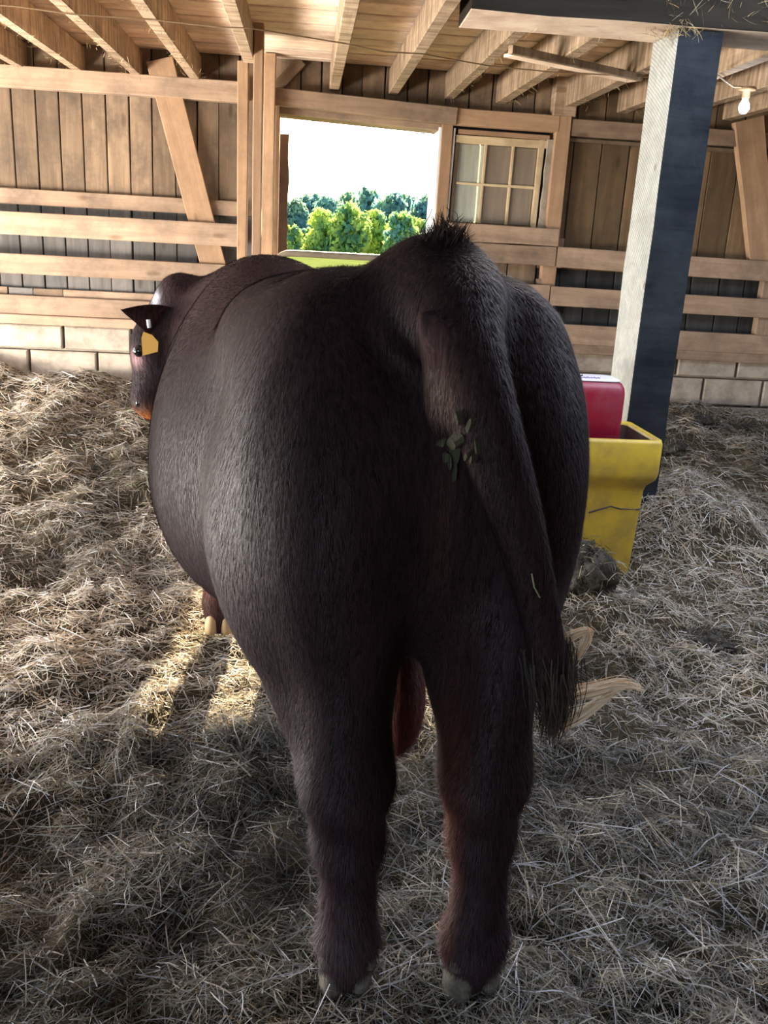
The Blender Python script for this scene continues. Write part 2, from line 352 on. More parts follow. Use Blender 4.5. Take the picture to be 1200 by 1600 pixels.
hboard('lintel', -.215, .93, 2.166, 2.268, 2.125, 2.228, y=WY - .06, t=.09, m=M_rail)
hboard('plate', .905, 1.60, 2.125, 2.225, 2.12, 2.222, y=WY - .05, t=.07, m=M_stud)
hboard('plate', 1.69, 4.9, 2.11, 2.21, y=WY - .04, t=.06, m=M_rail)
hboard('batten', 1.69, 4.9, 2.075, 2.10, y=WY - .015, t=.03, m=M_wall)
hboard('rail', .895, 1.665, 1.418, 1.53, y=WY - .10)
hboard('rail', .90, 1.66, 1.29, 1.412, y=WY - .10)
hboard('rail', 1.668, 4.9, 1.282, 1.416, 1.245, 1.375, y=WY - .10)
hboard('rail', .90, 1.642, 1.04, 1.165, y=WY - .10)
hboard('rail', 1.65, 4.9, 1.03, 1.16, 1.01, 1.13, y=WY - .10)
hboard('rail', .90, 4.9, .79, .918, .75, .885, y=WY - .08)
hboard('sill', .90, 4.9, .722, .79, .69, .752, y=WY - .06, t=.09)
# studs of the right bays, corner brace on the left
for x0, x1, z0, z1, m in ((1.585, 1.685, .74, 2.29, M_stud), (1.565, 1.61, .74, 1.2, M_rail), (1.68, 1.72, 1.28, 1.47, M_rail), (3.15, 3.30, .76, 1.35, M_rail), (3.52, 3.60, .74, 2.4, M_stud)):
    plank('stud', ((x0 + x1) / 2, WY - .045, z0), ((x0 + x1) / 2, WY - .045, z1), x1 - x0, .07, m, wall, (1, 0, 0), .003, 3)
plank('stud', (1.625, WY - .06, 2.22), (1.625, WY - .06, 2.45), .15, .10, M_joist, wall, (1, 0, 0), .004, 2)
plank('stud', (2.86, WY - .06, 2.28), (3.13, WY - .06, 1.36), .20, .06, M_stud, wall, (1, 0, 0), .008, 4)
plank('brace', (-.925, WY - .075, 2.38), (-.565, WY - .075, 1.05), .165, .035, M_stud, wall, (1, 0, 0), .003, 3)
plank('knee_brace', (-.215, WY - .02, 2.27), (-.06, WY - .02, 2.44), .07, .04, M_wall, wall, (1, 0, 0), .002, 2)
# concrete blocks
def block(x0, x1, z0, z1):
    y0, y1 = WY - .045 + random.uniform(-.004, .004), WY + .06; c = .008
    V = [(x0, y0 + c, z0), (x1, y0 + c, z0), (x1, y0 + c, z1), (x0, y0 + c, z1), (x0 + c, y0, z0 + c), (x1 - c, y0, z0 + c), (x1 - c, y0, z1 - c), (x0 + c, y0, z1 - c),
         (x0, y1, z0), (x1, y1, z0), (x1, y1, z1), (x0, y1, z1)]
    F = [(4, 5, 6, 7), (0, 1, 5, 4), (1, 2, 6, 5), (2, 3, 7, 6), (3, 0, 4, 7), (0, 8, 9, 1), (1, 9, 10, 2), (2, 10, 11, 3), (3, 11, 8, 0)]
    mesh('block', V, F, M_block, wall)
for r, (z0, z1) in enumerate(((.588, .738), (.39, .572), (.19, .374))):
    off = [.0, .215, .0][r]
    for (xa, xb) in ((-3.35, -.21), (.87, 4.9)):
        x = xa + (off if off else 0)
        if off: block(xa, x - .016, z0, z1)
        x0 = -1.70 if xa < 0 else .9
        while x < xb - .05:
            e = min(x + .425, xb); block(x, e, z0, z1); x = e + .018

# ------------------------------------------------------------------ ceiling: boards and joists
PY1_ = 3.9
ceil = thing('ceiling', (0, 0, 2.45)); tag(ceil, kind='structure')
V, F = boxes([((-3.4, -3.0, 2.475), (.6, WY + .3, 2.50)), ((.6, PY1_, 2.475), (5.0, WY + .3, 2.50)), ((.6, -3.0, 2.475), (5.0, 1.6, 2.50))]); mesh('loft_deck', V, F, M_beam, ceil)
y = WY - .02
while y > 1.6:
    w = random.choice((.09, .11, .125, .14)); 
    plank('ceiling_board', (-3.35, y - w / 2 + random.uniform(-.01, .01), 2.457 + random.uniform(-.006, .005)), (4.95 if y > 4.0 else .6, y - w / 2 + random.uniform(-.01, .01), 2.457 + random.uniform(-.006, .005)), w - .013, .022, M_ceil, ceil, (0, 1, 0), .003, 4)
    y -= w
for x in (-2.78, -2.44, -2.10, -1.765, -1.42, -1.065, -.71, -.335, .15, .525, .885, 1.225, 1.655, 2.03, 2.40, 2.75, 3.12, 3.5):
    ye = WY - .0 if abs(x + .335) > .01 else 5.50
    y1 = 0.6 if x < .7 else 3.95
    plank('joist', (x + random.uniform(-.006, .006), y1, 2.358), (x, ye, 2.358), .165 if x > 1 else .15, .062 if x < 1 else .07, M_joist, ceil, (0, 0, 1), .004, 4)
plank('lath', (.90, 4.50, 2.262), (1.67, 4.95, 2.262), .035, .03, M_joist, ceil, (0, 0, 1), .002, 2)
plank('lath', (.93, 4.64, 2.266), (1.68, 5.06, 2.266), .10, .014, M_ceil, ceil, (0, 1, 0), .002, 2)

# hidden sides of the barn: solid except the side opening and the rear door
wr = mesh('wall_right', *boxes([((4.95, -3, -.2), (5.05, WY + .3, 2.5))]), M_wall); tag(wr, kind='structure')
wl = mesh('wall_left', *boxes([((-3.5, -3, -.2), (-3.4, 1.7, 2.5)), ((-3.5, 1.7, 2.25), (-3.4, WY + .3, 2.5)), ((-3.5, 1.7, -.2), (-3.4, WY + .3, .45))]), M_wall); tag(wl, kind='structure')
wf = mesh('wall_front', *boxes([((-.6, -3.05, -.2), (5.0, -2.95, 2.5)), ((-3.4, -3.05, -.2), (-2.9, -2.95, 2.5)), ((-2.9, -3.05, 2.3), (-.6, -2.95, 2.5))]), M_wall); tag(wf, kind='structure')

# ------------------------------------------------------------------ door opening, posts, gate, outer sliding door
door = thing('door_1', (.32, WY, 0)); tag(door, kind='structure')
plank('jamb', (.885, WY + .0, .3), (.885, WY + .0, 2.13), .075, .10, M_stud, door, (1, 0, 0), .002, 2)
plank('jamb', (.842, WY + .14, .3), (.842, WY + .14, 2.11), .022, .36, M_white, door, (1, 0, 0), .001, 2)  # skylight on this inner face put in as white
plank('jamb', (-.200, WY + .02, .3), (-.200, WY + .02, 2.17), .026, .16, M_stud, door, (1, 0, 0), .001, 2)
plank('head_board', (-.20, WY + .10, 2.165), (.85, WY + .10, 2.127), .07, .24, M_rail, door, (0, 0, 1), .001, 2)
# sliding door panel hanging outside, its edge showing in the opening
od = thing('door_2', (-.6, WY + .3, .3)); tag(od, kind='structure')
for i in range(6): plank('plank', (-1.12 + i * .165, WY + .33, .3), (-1.12 + i * .165, WY + .33, 2.04), .16, .025, M_wall, od, (1, 0, 0), .001, 2)
V, F = [], []
edge = [(-.232, .3)] + [(-.232, 2.04)] + [(-.130 + random.uniform(-.006, .004), 2.04 - .075 * i) for i in range(23)]
V = [(x, WY + .30, z) for x, z in edge] + [(x, WY + .31, z) for x, z in edge]; n = len(edge)
F = [tuple(range(n)), tuple(range(n, 2 * n))[::-1]] + [(i, (i + 1) % n, n + (i + 1) % n, n + i) for i in range(n)]
mesh('edge_strip', V, F, M_rust, od)
for nm, x, y_, z1, w, d, lab in (('door_post', -.372, 5.60, 2.30, .055, .10, 'orange wooden post holding up a joist end, leftmost of the posts beside the doorway'),
                                 ('door_post', -.277, 5.33, 2.445, .048, .11, 'tall wooden post with white lit edge, standing between the other two doorway posts'),
                                 ('door_post', -.250, 6.14, 2.44, .068, .10, 'wooden post directly against the left side of the bright doorway')):
    p = plank(nm, (x, y_, float(ground(np.array([x]), np.array([y_]))[0]) - .05), (x, y_, z1), w, d, M_stud, None, (1, 0, 0), .004, 4)
    tag(p, lab, 'post', 'posts left of the doorway')
gate = thing('farm_gate', (.35, 6.06, .45), 'galvanised tube gate with rounded corners closing the lower half of the doorway', 'gate')
gx0, gx1, gz0, gz1, rr = -.205, 1.02, .47, 1.285, .11
path = []
for cx, cz, a0 in ((gx1 - rr, gz1 - rr, 0), (gx0 + rr, gz1 - rr, 90), (gx0 + rr, gz0 + rr, 180), (gx1 - rr, gz0 + rr, 270)):
    for k in range(7): g = math.radians(a0 + 15 * k); path.append((cx + rr * math.cos(g), 6.06, cz + rr * math.sin(g)))
mesh('gate_frame', *ring_tube(path, .021, 10, True), M_galv, gate, True)
for z in (1.10, .93, .78, .63): mesh('gate_bar', *ring_tube([(gx0, 6.06, z), (gx1, 6.06, z)], .017, 8), M_galv, gate, True)

# ------------------------------------------------------------------ six light sash
win = thing('window_1', (1.24, WY + .01, 1.8)); tag(win, kind='structure')
sx0, sx1, sz0, sz1 = .945, 1.545, 1.515, 2.075
tl = .012
def sashpt(x, z): return (x + tl * (z - 1.8), WY + .0, z)
def bar(nm, p, q, w, t, m=M_sash, y=0): plank(nm, (sashpt(*p)[0], WY + y, p[1]), (sashpt(*q)[0], WY + y, q[1]), w, t, m, win, (0, 0, 1) if abs(p[1] - q[1]) < .05 else (1, 0, 0), .001, 2, .003)
bar('sash_rail', (sx0, sz1 - .025), (sx1, sz1 - .025), .05, .04)
bar('sash_rail', (sx0, sz0 + .012), (sx1, sz0 + .012), .024, .04, M_wall)
bar('sash_stile', (sx0 + .012, sz0), (sx0 + .012, sz1), .024, .04, M_wall)
bar('sash_stile', (sx1 - .03, sz0), (sx1 - .03, sz1), .038, .04)
cx = [sx0 + .024, sx0 + .203, sx0 + .385, sx1 - .05]; cz = [sz0 + .024, sz0 + .265, sz1 - .05]
for x in cx[1:3]: bar('muntin', (x, cz[0]), (x, cz[2]), .017, .03)
bar('muntin', (cx[0], cz[1]), (cx[3], cz[1]), .017, .03)
for i in range(3):
    for j in range(2):
        V, F = boxvf((cx[i] + .004, WY + .004, cz[j] + .004), (cx[i + 1] - .004, WY + .008, cz[j + 1] - .004)); V = [(x + tl * (z - 1.8), y_, z) for x, y_, z in V]
        mesh('pane', V, F, M_pane_pale if i == 0 else M_pane_brown, win)
mesh('pale_sheet', *boxvf((.93, WY + .05, 1.5), (1.12, WY + .056, 2.09)), M_white, win)
mesh('back_board', *boxvf((1.125, WY + .05, 1.5), (1.56, WY + .06, 2.09)), M_rail, win)
plank('casing', (.925, WY - .01, 1.53), (.935, WY - .01, 2.11), .014, .05, M_white, win, (1, 0, 0), .002, 3)
plank('casing', (1.565, WY - .03, 1.5), (1.575, WY - .03, 2.08), .05, .02, M_mortar, win, (1, 0, .15), .010, 6)
plank('casing', (.96, WY - .02, 2.095), (1.56, WY - .02, 2.092), .03, .03, M_stud, win, (0, 0, 1), .002, 2)

# ------------------------------------------------------------------ oak post and beam
PX0, PX1, PY0, PY1 = 1.433, 1.618, 3.86, 4.15
def timber(name, lo, hi, mats, face_mat, label, cat, n=10, jit=.004, axis=2):
    V, F, MI = [], [], []
    for i in range(n + 1):
        u = lo[axis] + (hi[axis] - lo[axis]) * i / n; o1, o2 = [a for a in range(3) if a != axis]
        for (a, b) in ((0, 0), (1, 0), (1, 1), (0, 1)):
            v = [0, 0, 0]; v[axis] = u; v[o1] = (hi if a else lo)[o1] + random.uniform(-jit, jit); v[o2] = (hi if b else lo)[o2] + random.uniform(-jit, jit); V.append(v)
    for i in range(n):
        for k in range(4): F.append((i * 4 + k, i * 4 + (k + 1) % 4, (i + 1) * 4 + (k + 1) % 4, (i + 1) * 4 + k)); MI.append(face_mat[k])
    F += [(3, 2, 1, 0), tuple(n * 4 + k for k in range(4))]; MI += [0, 0]
    base = Vector(((lo[0] + hi[0]) / 2, (lo[1] + hi[1]) / 2, lo[2]))
    o = mesh(name, [Vector(v) - base for v in V], F, mats); o.location = base
    o.data.polygons.foreach_set('material_index', MI)
    bv = o.modifiers.new('bevel', 'BEVEL'); bv.width = .006; bv.segments = 2; bv.limit_method = 'ANGLE'
    return tag(o, label, cat)
post = timber('timber_post', (PX0, PY0, .02), (PX1, PY1, 2.262), [M_postdark, M_postlight], (0, 0, 0, 1), 'thick square timber post with black front face and pale sawn side, beside the trough', 'post', 12, .003)  # unlit faces coloured dark besides the rub, lit left face coloured pale
beam = timber('ceiling_beam', (.602, PY0 - .015, 2.265), (4.94, PY1 + .0, 2.45), [M_beam, M_ceil], (1, 0, 0, 0), 'heavy timber beam with shade-dark front under the loft resting on the square post', 'beam', 14, .005, 0)  # front coloured dark as unlit, underside pale as window-lit
# hay caught on the beam and the post top
def strands(pts, dirs, L, wd, cols, bend=.3, seg=3, rngl=rng):
    """curved flat blades; returns V,F,C"""
    n = len(pts); d = dirs / np.linalg.norm(dirs, axis=1, keepdims=True)
    q = rngl.normal(size=(n, 3)); s = np.cross(d, q); s /= np.linalg.norm(s, axis=1, keepdims=True); nn = np.cross(d, s)
    V = np.zeros((n, (seg + 1) * 2, 3)); bd = rngl.normal(size=n) * bend
    for i in range(seg + 1):
        u = i / seg - .5; c = pts + d * (L * u)[:, None] + nn * (bd * L * (u * u * 2 - .25))[:, None] * .5
        ww = wd * (1.0 if 0 < i < seg else .6)
        V[:, i * 2] = c - s * ww[:, None] / 2; V[:, i * 2 + 1] = c + s * ww[:, None] / 2
    base = (np.arange(n) * (seg + 1) * 2)[:, None, None]
    f = np.array([[2 * i, 2 * i + 1, 2 * i + 3, 2 * i + 2] for i in range(seg)])[None]
    return V.reshape(-1, 3), (base + f).reshape(-1, 4), np.repeat(cols, (seg + 1) * 2, axis=0)
def pick(pal, w, n, var=.25):
    pal = np.array(pal); c = pal[rng.choice(len(pal), n, p=np.array(w) / sum(w))]
    return c * (1 + var * rng.normal(size=(n, 1))).clip(.35, 1.7)
n = 650
t = rng.random(n); px = np.where(t < .55, rng.normal(1.45, .05, n), rng.uniform(1.35, 3.2, n)); py = np.where(t < .55, rng.uniform(3.84, 3.95, n), PY0 - .022 - rng.random(n) * .012)
pz = np.where(t < .55, rng.normal(2.262, .012, n), 2.29 + rng.random(n) * .14)
dr = rng.normal(size=(n, 3)) * np.array([.8, .15, .5]); dr[:, 2] -= .5
V, F, C = strands(np.c_[px, py, pz], dr, rng.uniform(.02, .08, n), rng.uniform(.001, .0025, n), pick([(.45, .30, .14), (.22, .17, .10), (.35, .28, .18)], (3, 3, 2), n), .6)
o = big('caught_hay', V, F, M_straw, None, False, C); tag(o, 'wisps of dry hay caught on the dark beam above the square post', 'hay', kind='stuff')
# wisps and dust fringe along the joists
n = 900; jx = rng.choice([-1.765, -1.42, -1.065, -.71, .885, 1.225, 1.655, 2.03, 2.4], n)
V, F, C = strands(np.c_[jx + rng.normal(0, .03, n), rng.uniform(4.0, 6.2, n), 2.272 + rng.normal(0, .01, n)], rng.normal(size=(n, 3)) * np.array([.5, .8, .5]) + np.array([0, 0, -.3]), rng.uniform(.015, .06, n), rng.uniform(.001, .002, n),
                  pick([(.5, .37, .2), (.3, .22, .12)], (2, 1), n), .6)
o = big('joist_dust', V, F, M_straw, None, False, C); tag(o, 'dusty hay fringe hanging from the undersides of the ceiling joists', 'hay', kind='stuff')
# fence wire strung under the joists
wp = [(-2.2, 4.42, 2.258), (-1.243, 4.395, 2.262), (-1.022, 4.402, 2.25), (-.688, 4.45, 2.262), (-.408, 4.44, 2.25), (-.271, 4.449, 2.258), (.15, 4.65, 2.262), (.34, 4.70, 2.248), (.527, 4.76, 2.262), (.885, 4.90, 2.255), (1.225, 4.91, 2.25), (1.655, 4.92, 2.262), (2.0, 4.93, 2.255)]
o = mesh('fence_wire', *ring_tube(wp, .0032, 5), M_wire); tag(o, 'thin rusty wire strung below the ceiling joists from left to right', 'wire')

# light bulb under the joists, right of the post
lb = thing('light_bulb', (2.217, 4.9, 2.205), 'small glowing light bulb hanging under the joists right of the square post', 'lamp')
V, F = [], []
prof = [(0.0, -.075), (.012, -.073), (.022, -.062), (.027, -.047), (.024, -.03), (.015, -.014), (.012, 0)]
def lathe(prof, c, n=14):
    V = [(c[0] + r * math.cos(2 * math.pi * k / n), c[1] + r * math.sin(2 * math.pi * k / n), c[2] + z) for r, z in prof for k in range(n)]
    F = [(i * n + k, i * n + (k + 1) % n, (i + 1) * n + (k + 1) % n, (i + 1) * n + k) for i in range(len(prof) - 1) for k in range(n)]
    return V, F
me_, nt_, b_ = mat('bulb_glow', .3, .3); b_.inputs['Emission Color'].default_value = (.86, .93, 1, 1); b_.inputs['Emission Strength'].default_value = 22; b_.inputs['Base Color'].default_value = (.9, .9, .9, 1)
mesh('bulb', *lathe(prof, (2.217, 4.9, 2.195)), me_, lb, True)
mesh('socket', *lathe([(.014, -.005), (.020, 0), (.020, .03), (.045, .034), (.045, .05), (0, .052)], (2.217, 4.9, 2.195)), M_socket, lb, True)
mesh('cable', *ring_tube([(2.217, 4.9, 2.245), (2.12, 4.85, 2.235), (1.9, 4.6, 2.25), (1.65, 4.18, 2.24)], .005, 6), M_socket, lb, True)
pl = bpy.data.lights.new('bulb_light', 'POINT'); pl.energy = 2.5; pl.shadow_soft_size = .03; pl.color = (.9, .95, 1)
po = bpy.data.objects.new('bulb_light', pl); COL.objects.link(po); po.location = (2.217, 4.86, 2.10)

# ------------------------------------------------------------------ water trough
tr = thing('water_trough', (1.09, 3.64, .10), 'yellow plastic cattle water trough with a red float cover, half hidden behind the animal', 'trough')
TX0, TX1, TY0, TY1 = .74, 1.443, 3.43, 3.845
V, F = [], []
def rring(x0, x1, y0, y1, z, r, n=4):
    out = []
    for (cx, cy, a0) in ((x1 - r, y1 - r, 0), (x0 + r, y1 - r, 90), (x0 + r, y0 + r, 180), (x1 - r, y0 + r, 270)):
        for k in range(n + 1): g = math.radians(a0 + 90 * k / n); out.append((cx + r * math.cos(g), cy + r * math.sin(g), z))
    return out
def loft(rings, cap0=True, cap1=True):
    V, F = [], []; m = len(rings[0])
    for i, R in enumerate(rings):
        V += R
        if i: F += [((i - 1) * m + k, (i - 1) * m + (k + 1) % m, i * m + (k + 1) % m, i * m + k) for k in range(m)]
    if cap0: F.append(tuple(range(m))[::-1])
    if cap1: F.append(tuple((len(rings) - 1) * m + k for k in range(m)))
    return V, F
def inset(d, z, r=.03): return rring(TX0 + d, TX1 - d, TY0 + d, TY1 - d, z, r)
mesh('tub', *loft([inset(.075, .02), inset(.050, .12), inset(.038, .48), inset(.032, .505), inset(.006, .535), inset(.0, .56), inset(.0, .685), inset(.005, .70), inset(.022, .70), inset(.03, .69), inset(.04, .45)], True, True), [M_yellow], tr, True)
V, F = loft([inset(.031, .689), inset(.041, .46)], False, True); mesh('basin', V, [q[::-1] for q in F], M_yellow_in, tr, True)
# red float cover
HX0, HX1, HY0, HY1 = .80, 1.325, 3.60, 3.80
def hr(d, z, r=.035, e=0): return rring(HX0 + d, HX1 - d, HY0 + d + e, HY1 - d, z, r)
mesh('float_cover', *loft([hr(.02, .52), hr(.012, .62), hr(.0, .67), hr(.0, .85), hr(.004, .875), hr(.014, .893), hr(.03, .902), hr(.034, .904)]), M_red, tr, True)
mesh('lid_panel', *loft([hr(.018, .900), hr(.022, .906), hr(.03, .908)]), M_lid_glare, tr, True)  # sky glare on the red lid, modelled as a pale sheet
def scrib(nm, x0, x1, y0, amp, m, w, k):
    pts = [(x0 + (x1 - x0) * i / 40, y0 + amp * math.sin(i * k) * (.4 + .6 * abs(math.sin(i * .31))), .9095) for i in range(41)]
    mesh(nm, *ring_tube(pts, w, 4), m, tr)
scrib('lettering', 1.02, 1.165, 3.712, .016, M_ink, .0035, 1.3); scrib('lettering', 1.06, 1.22, 3.655, .010, M_ink2, .003, 1.7)
fc = [c for c in tr.children if c.name.startswith('float_cover')][0]
for c in list(tr.children):
    if c.name.startswith(('lid_panel', 'lettering')): c.parent = fc
fc['label'] = 'red float cover with a lettered lid coloured pale as sky glare'
# crack line on the tub
mesh('scratch', *ring_tube([(1.18, TY0 + .041, .385), (1.22, TY0 + .041, .40), (1.27, TY0 + .041, .415), (1.31, TY0 + .041, .405), (1.395, TY0 + .043, .405)], .0035, 4), M_ink, tr)
# dung heap against the tub
def lump(name, c, rad, seed, m, nseg=56):
    V, F = [], []; nz = Noise2(seed)
    for i in range(nseg // 2 + 1):
        ph = math.pi * i / (nseg // 2)
        for k in range(nseg):
            th = 2 * math.pi * k / nseg; d = Vector((math.sin(ph) * math.cos(th), math.sin(ph) * math.sin(th), math.cos(ph)))
            f = .62 + .22 * (float(nz(np.array([d.x * 16 + 90 + d.z * 9]), np.array([d.y * 16 + d.z * 12 + 9]))[0]) - .5) + .75 * float(nz(np.array([d.x * 2.5 + 9 + d.z * 1.3]), np.array([d.y * 2.5 + 9 - d.z]))[0]) * .8 + .2 * float(nz(np.array([d.x * 8 + 40]), np.array([d.y * 8 + d.z * 8 + 40]))[0]) - .1
            V.append((d.x * rad[0] * f, d.y * rad[1] * f, d.z * rad[2] * f))
    h = nseg // 2
    F = [(i * nseg + k, i * nseg + (k + 1) % nseg, (i + 1) * nseg + (k + 1) % nseg, (i + 1) * nseg + k) for i in range(h) for k in range(nseg)]
    o = mesh(name, V, F, m, None, True); o.location = c
    Va = np.array([tuple(v) for v in V]); Va = Va[Va[:, 2] > -.2 * rad[2]]; k = int(min(900, 9000 * rad[0] * rad[1] * 4)); P = Va[rng.choice(len(Va), k)] * 1.03 + rng.normal(0, .006, (k, 3))
    dr = rng.normal(size=(k, 3)); nn_ = P / np.linalg.norm(P, axis=1, keepdims=True); dr = dr - nn_ * (dr * nn_).sum(1)[:, None] * .75
    sv, sf, sc_ = strands(P, dr, rng.uniform(.015, .07, k), rng.uniform(.0015, .0032, k), pick([(.05, .04, .028), (.12, .10, .07), (.34, .29, .2)], (4, 3, 1.2), k), .5)
    b_ = big('straw_bits', sv + np.array(c), sf, M_straw, o, False, sc_); b_['kind'] = 'stuff'
    return o
gz = lambda x, y_: float(ground(np.array([x]), np.array([y_]))[0])
tag(lump('dung_heap', (1.14, 3.27, gz(1.14, 3.27) + .02), (.12, .10, .13), 11, M_muck), 'dark heap of muck piled against the front of the yellow trough', 'dung')
for i, (x, y_, r, lab) in enumerate(((2.02, 5.0, .20, 'large dark muck clump right of the square post, nearest to the post'), (2.45, 5.5, .18, 'dark muck clump by the right part of the block wall'),
                                     (1.55, 3.05, .12, 'dark muck clump on the straw right of the trough foot'), (2.95, 5.6, .16, 'dark muck clump at the far right edge below the block wall'))):
    tag(lump('muck_clump', (x, y_, gz(x, y_) + .01), (r, r * .8, r * .32), 20 + i, M_muck), lab, 'dung', 'muck clumps on the bedding')

# ------------------------------------------------------------------ floor (bedding pack) and straw
nx, ny = 420, 520
gx = np.linspace(-3.4, 4.95, nx); u = np.linspace(0, 1, ny); gy = -2.9 + 0.0 * u
gy = np.concatenate([np.linspace(-2.9, .7, 20, endpoint=False), .7 + (WY + .02 - .7) * np.linspace(0, 1, ny - 20) ** 1.35])
X, Y = np.meshgrid(gx, gy); Z = ground(X, Y)
idx = np.arange(nx * ny).reshape(ny, nx)
F = np.stack([idx[:-1, :-1], idx[:-1, 1:], idx[1:, 1:], idx[1:, :-1]], -1).reshape(-1, 4)
m_fl, nt, b = mat('bedding', .9, .2)
tc = N(nt, 'ShaderNodeTexCoord'); n_ = N(nt, 'ShaderNodeTexNoise', Scale=4.0, Detail=9.0, Roughness=.7); nt.links.new(tc.outputs['Object'], n_.inputs['Vector'])
r_ = ramp(nt, [(.3, (.018, .014, .009)), (.55, (.055, .042, .024)), (.75, (.12, .095, .06))]); nt.links.new(n_.outputs[0], r_.inputs[0])
nf = N(nt, 'ShaderNodeTexNoise', Scale=90.0, Detail=4.0); nt.links.new(tc.outputs['Object'], nf.inputs['Vector'])
nt.links.new(mul(nt, r_.outputs[0], nf.outputs[1], .5, 'OVERLAY'), b.inputs['Base Color'])
bp = N(nt, 'ShaderNodeBump', Strength=.8, Distance=.012); nt.links.new(nf.outputs[0], bp.inputs['Height']); nt.links.new(bp.outputs[0], b.inputs['Normal'])
floor = big('floor', np.c_[X.ravel(), Y.ravel(), Z.ravel()], F, m_fl, None, True); tag(floor, kind='structure')

PAL = [(.44, .375, .285), (.55, .49, .40), (.33, .25, .155), (.36, .345, .24), (.22, .18, .125), (.60, .58, .54)]
def straw_zone(n, x0, x1, y0, y1, L0, L1, w0, w1, wts, lift=.012):
    # clumpy: keep more where the noise is high
    x = rng.uniform(x0, x1, n * 2); y_ = rng.uniform(y0, y1, n * 2); k = n2(x * 3.1 + 3, y_ * 3.1 + 8) * .6 + n3(x * 9 + 1, y_ * 9) * .4
    keep = np.argsort(-(k * .7 + rng.random(2 * n) * .75))[:n]; x, y_ = x[keep], y_[keep]
    e = .02; z = ground(x, y_); dzx = (ground(x + e, y_) - z) / e; dzy = (ground(x, y_ + e) - z) / e
    th = rng.uniform(0, 2 * np.pi, n); L = np.exp(rng.uniform(np.log(L0), np.log(L1), n))
    d = np.c_[np.cos(th), np.sin(th), np.cos(th) * dzx * .6 + np.sin(th) * dzy * .6 + rng.normal(0, .16, n)]
    up_ = np.abs(rng.normal(0, lift, n)) + .003 + np.abs(d[:, 2]) * L * .22
    c = pick(PAL, wts, n, .22)
    c = c * np.interp(y_, [1.9, 2.9], [.54, 1.0])[:, None] * np.c_[np.ones(n), np.interp(y_, [1.9, 2.9], [1.04, 1.0]), np.interp(y_, [1.9, 2.9], [1.18, 1.06])]  # near straw darkened and cooled: dim foreground light put into its colour
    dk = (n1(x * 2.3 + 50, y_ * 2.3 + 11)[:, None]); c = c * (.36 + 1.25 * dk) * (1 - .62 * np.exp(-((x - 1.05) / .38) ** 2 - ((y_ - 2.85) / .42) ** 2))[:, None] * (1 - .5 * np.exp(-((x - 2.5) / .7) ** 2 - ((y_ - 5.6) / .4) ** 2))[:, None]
    return strands(np.c_[x, y_, z + up_], d, L, rng.uniform(w0, w1, n), c, .55)
def zones(lst):
    Vs, Fs, Cs = [], [], []; k = 0
    for a in lst:
        V, F, C = straw_zone(*a); Vs.append(V); Fs.append(F + k); Cs.append(C); k += len(V)
    return np.concatenate(Vs), np.concatenate(Fs), np.concatenate(Cs)
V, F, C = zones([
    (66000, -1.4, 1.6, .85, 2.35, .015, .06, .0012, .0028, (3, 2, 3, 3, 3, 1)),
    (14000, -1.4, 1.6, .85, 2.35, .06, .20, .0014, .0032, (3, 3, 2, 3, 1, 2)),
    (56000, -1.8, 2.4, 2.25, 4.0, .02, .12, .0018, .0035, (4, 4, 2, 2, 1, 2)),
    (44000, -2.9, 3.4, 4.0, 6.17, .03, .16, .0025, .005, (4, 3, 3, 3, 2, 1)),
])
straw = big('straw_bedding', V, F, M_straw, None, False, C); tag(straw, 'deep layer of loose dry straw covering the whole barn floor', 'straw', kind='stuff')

# ------------------------------------------------------------------ the animal: one continuous surface from a distance field
AX0 = np.array([.205, 1.45]); AD = np.array([-.225, .974]); AL = np.array([-.974, -.225])      # spine line, forward, left
def bp3(s, l, z): p = AX0 + AD * s + AL * l; return np.array([p[0], p[1], z])
H = .010; LO = np.array([-.70, 1.08, -.02]); HI = np.array([.64, 3.36, 1.52])
G = [np.arange(LO[i], HI[i], H) for i in range(3)]; DIM = tuple(len(g) for g in G)
field = np.full(DIM, 1.0, np.float32)
def smin(a, b, k): h = np.maximum(k - np.abs(a - b), 0) / k; return np.minimum(a, b) - h * h * k * .25
def sub(lo, hi):
    sl = []
    for i in range(3):
        a = max(0, int((lo[i] - LO[i]) / H)); b = min(DIM[i], int((hi[i] - LO[i]) / H) + 2); sl.append(slice(a, b))
    g = np.meshgrid(*[G[i][sl[i]] for i in range(3)], indexing='ij'); return tuple(sl), g
def put(sl, d, k): field[sl] = smin(field[sl], d.astype(np.float32), k)
def cone(p, q, ra, rb, k=.05):
    p, q = np.array(p, float), np.array(q, float); m = max(ra, rb) + k + .03
    sl, (x, y_, z) = sub(np.minimum(p, q) - m, np.maximum(p, q) + m); v = q - p; L2 = v @ v
    t = np.clip(((x - p[0]) * v[0] + (y_ - p[1]) * v[1] + (z - p[2]) * v[2]) / L2, 0, 1)
    put(sl, np.sqrt((x - p[0] - t * v[0]) ** 2 + (y_ - p[1] - t * v[1]) ** 2 + (z - p[2] - t * v[2]) ** 2) - (ra + (rb - ra) * t), k)
def chain(pts, rs, k=.05):
    for i in range(len(pts) - 1): cone(pts[i], pts[i + 1], rs[i], rs[i + 1], k if i == 0 else min(k, .03))
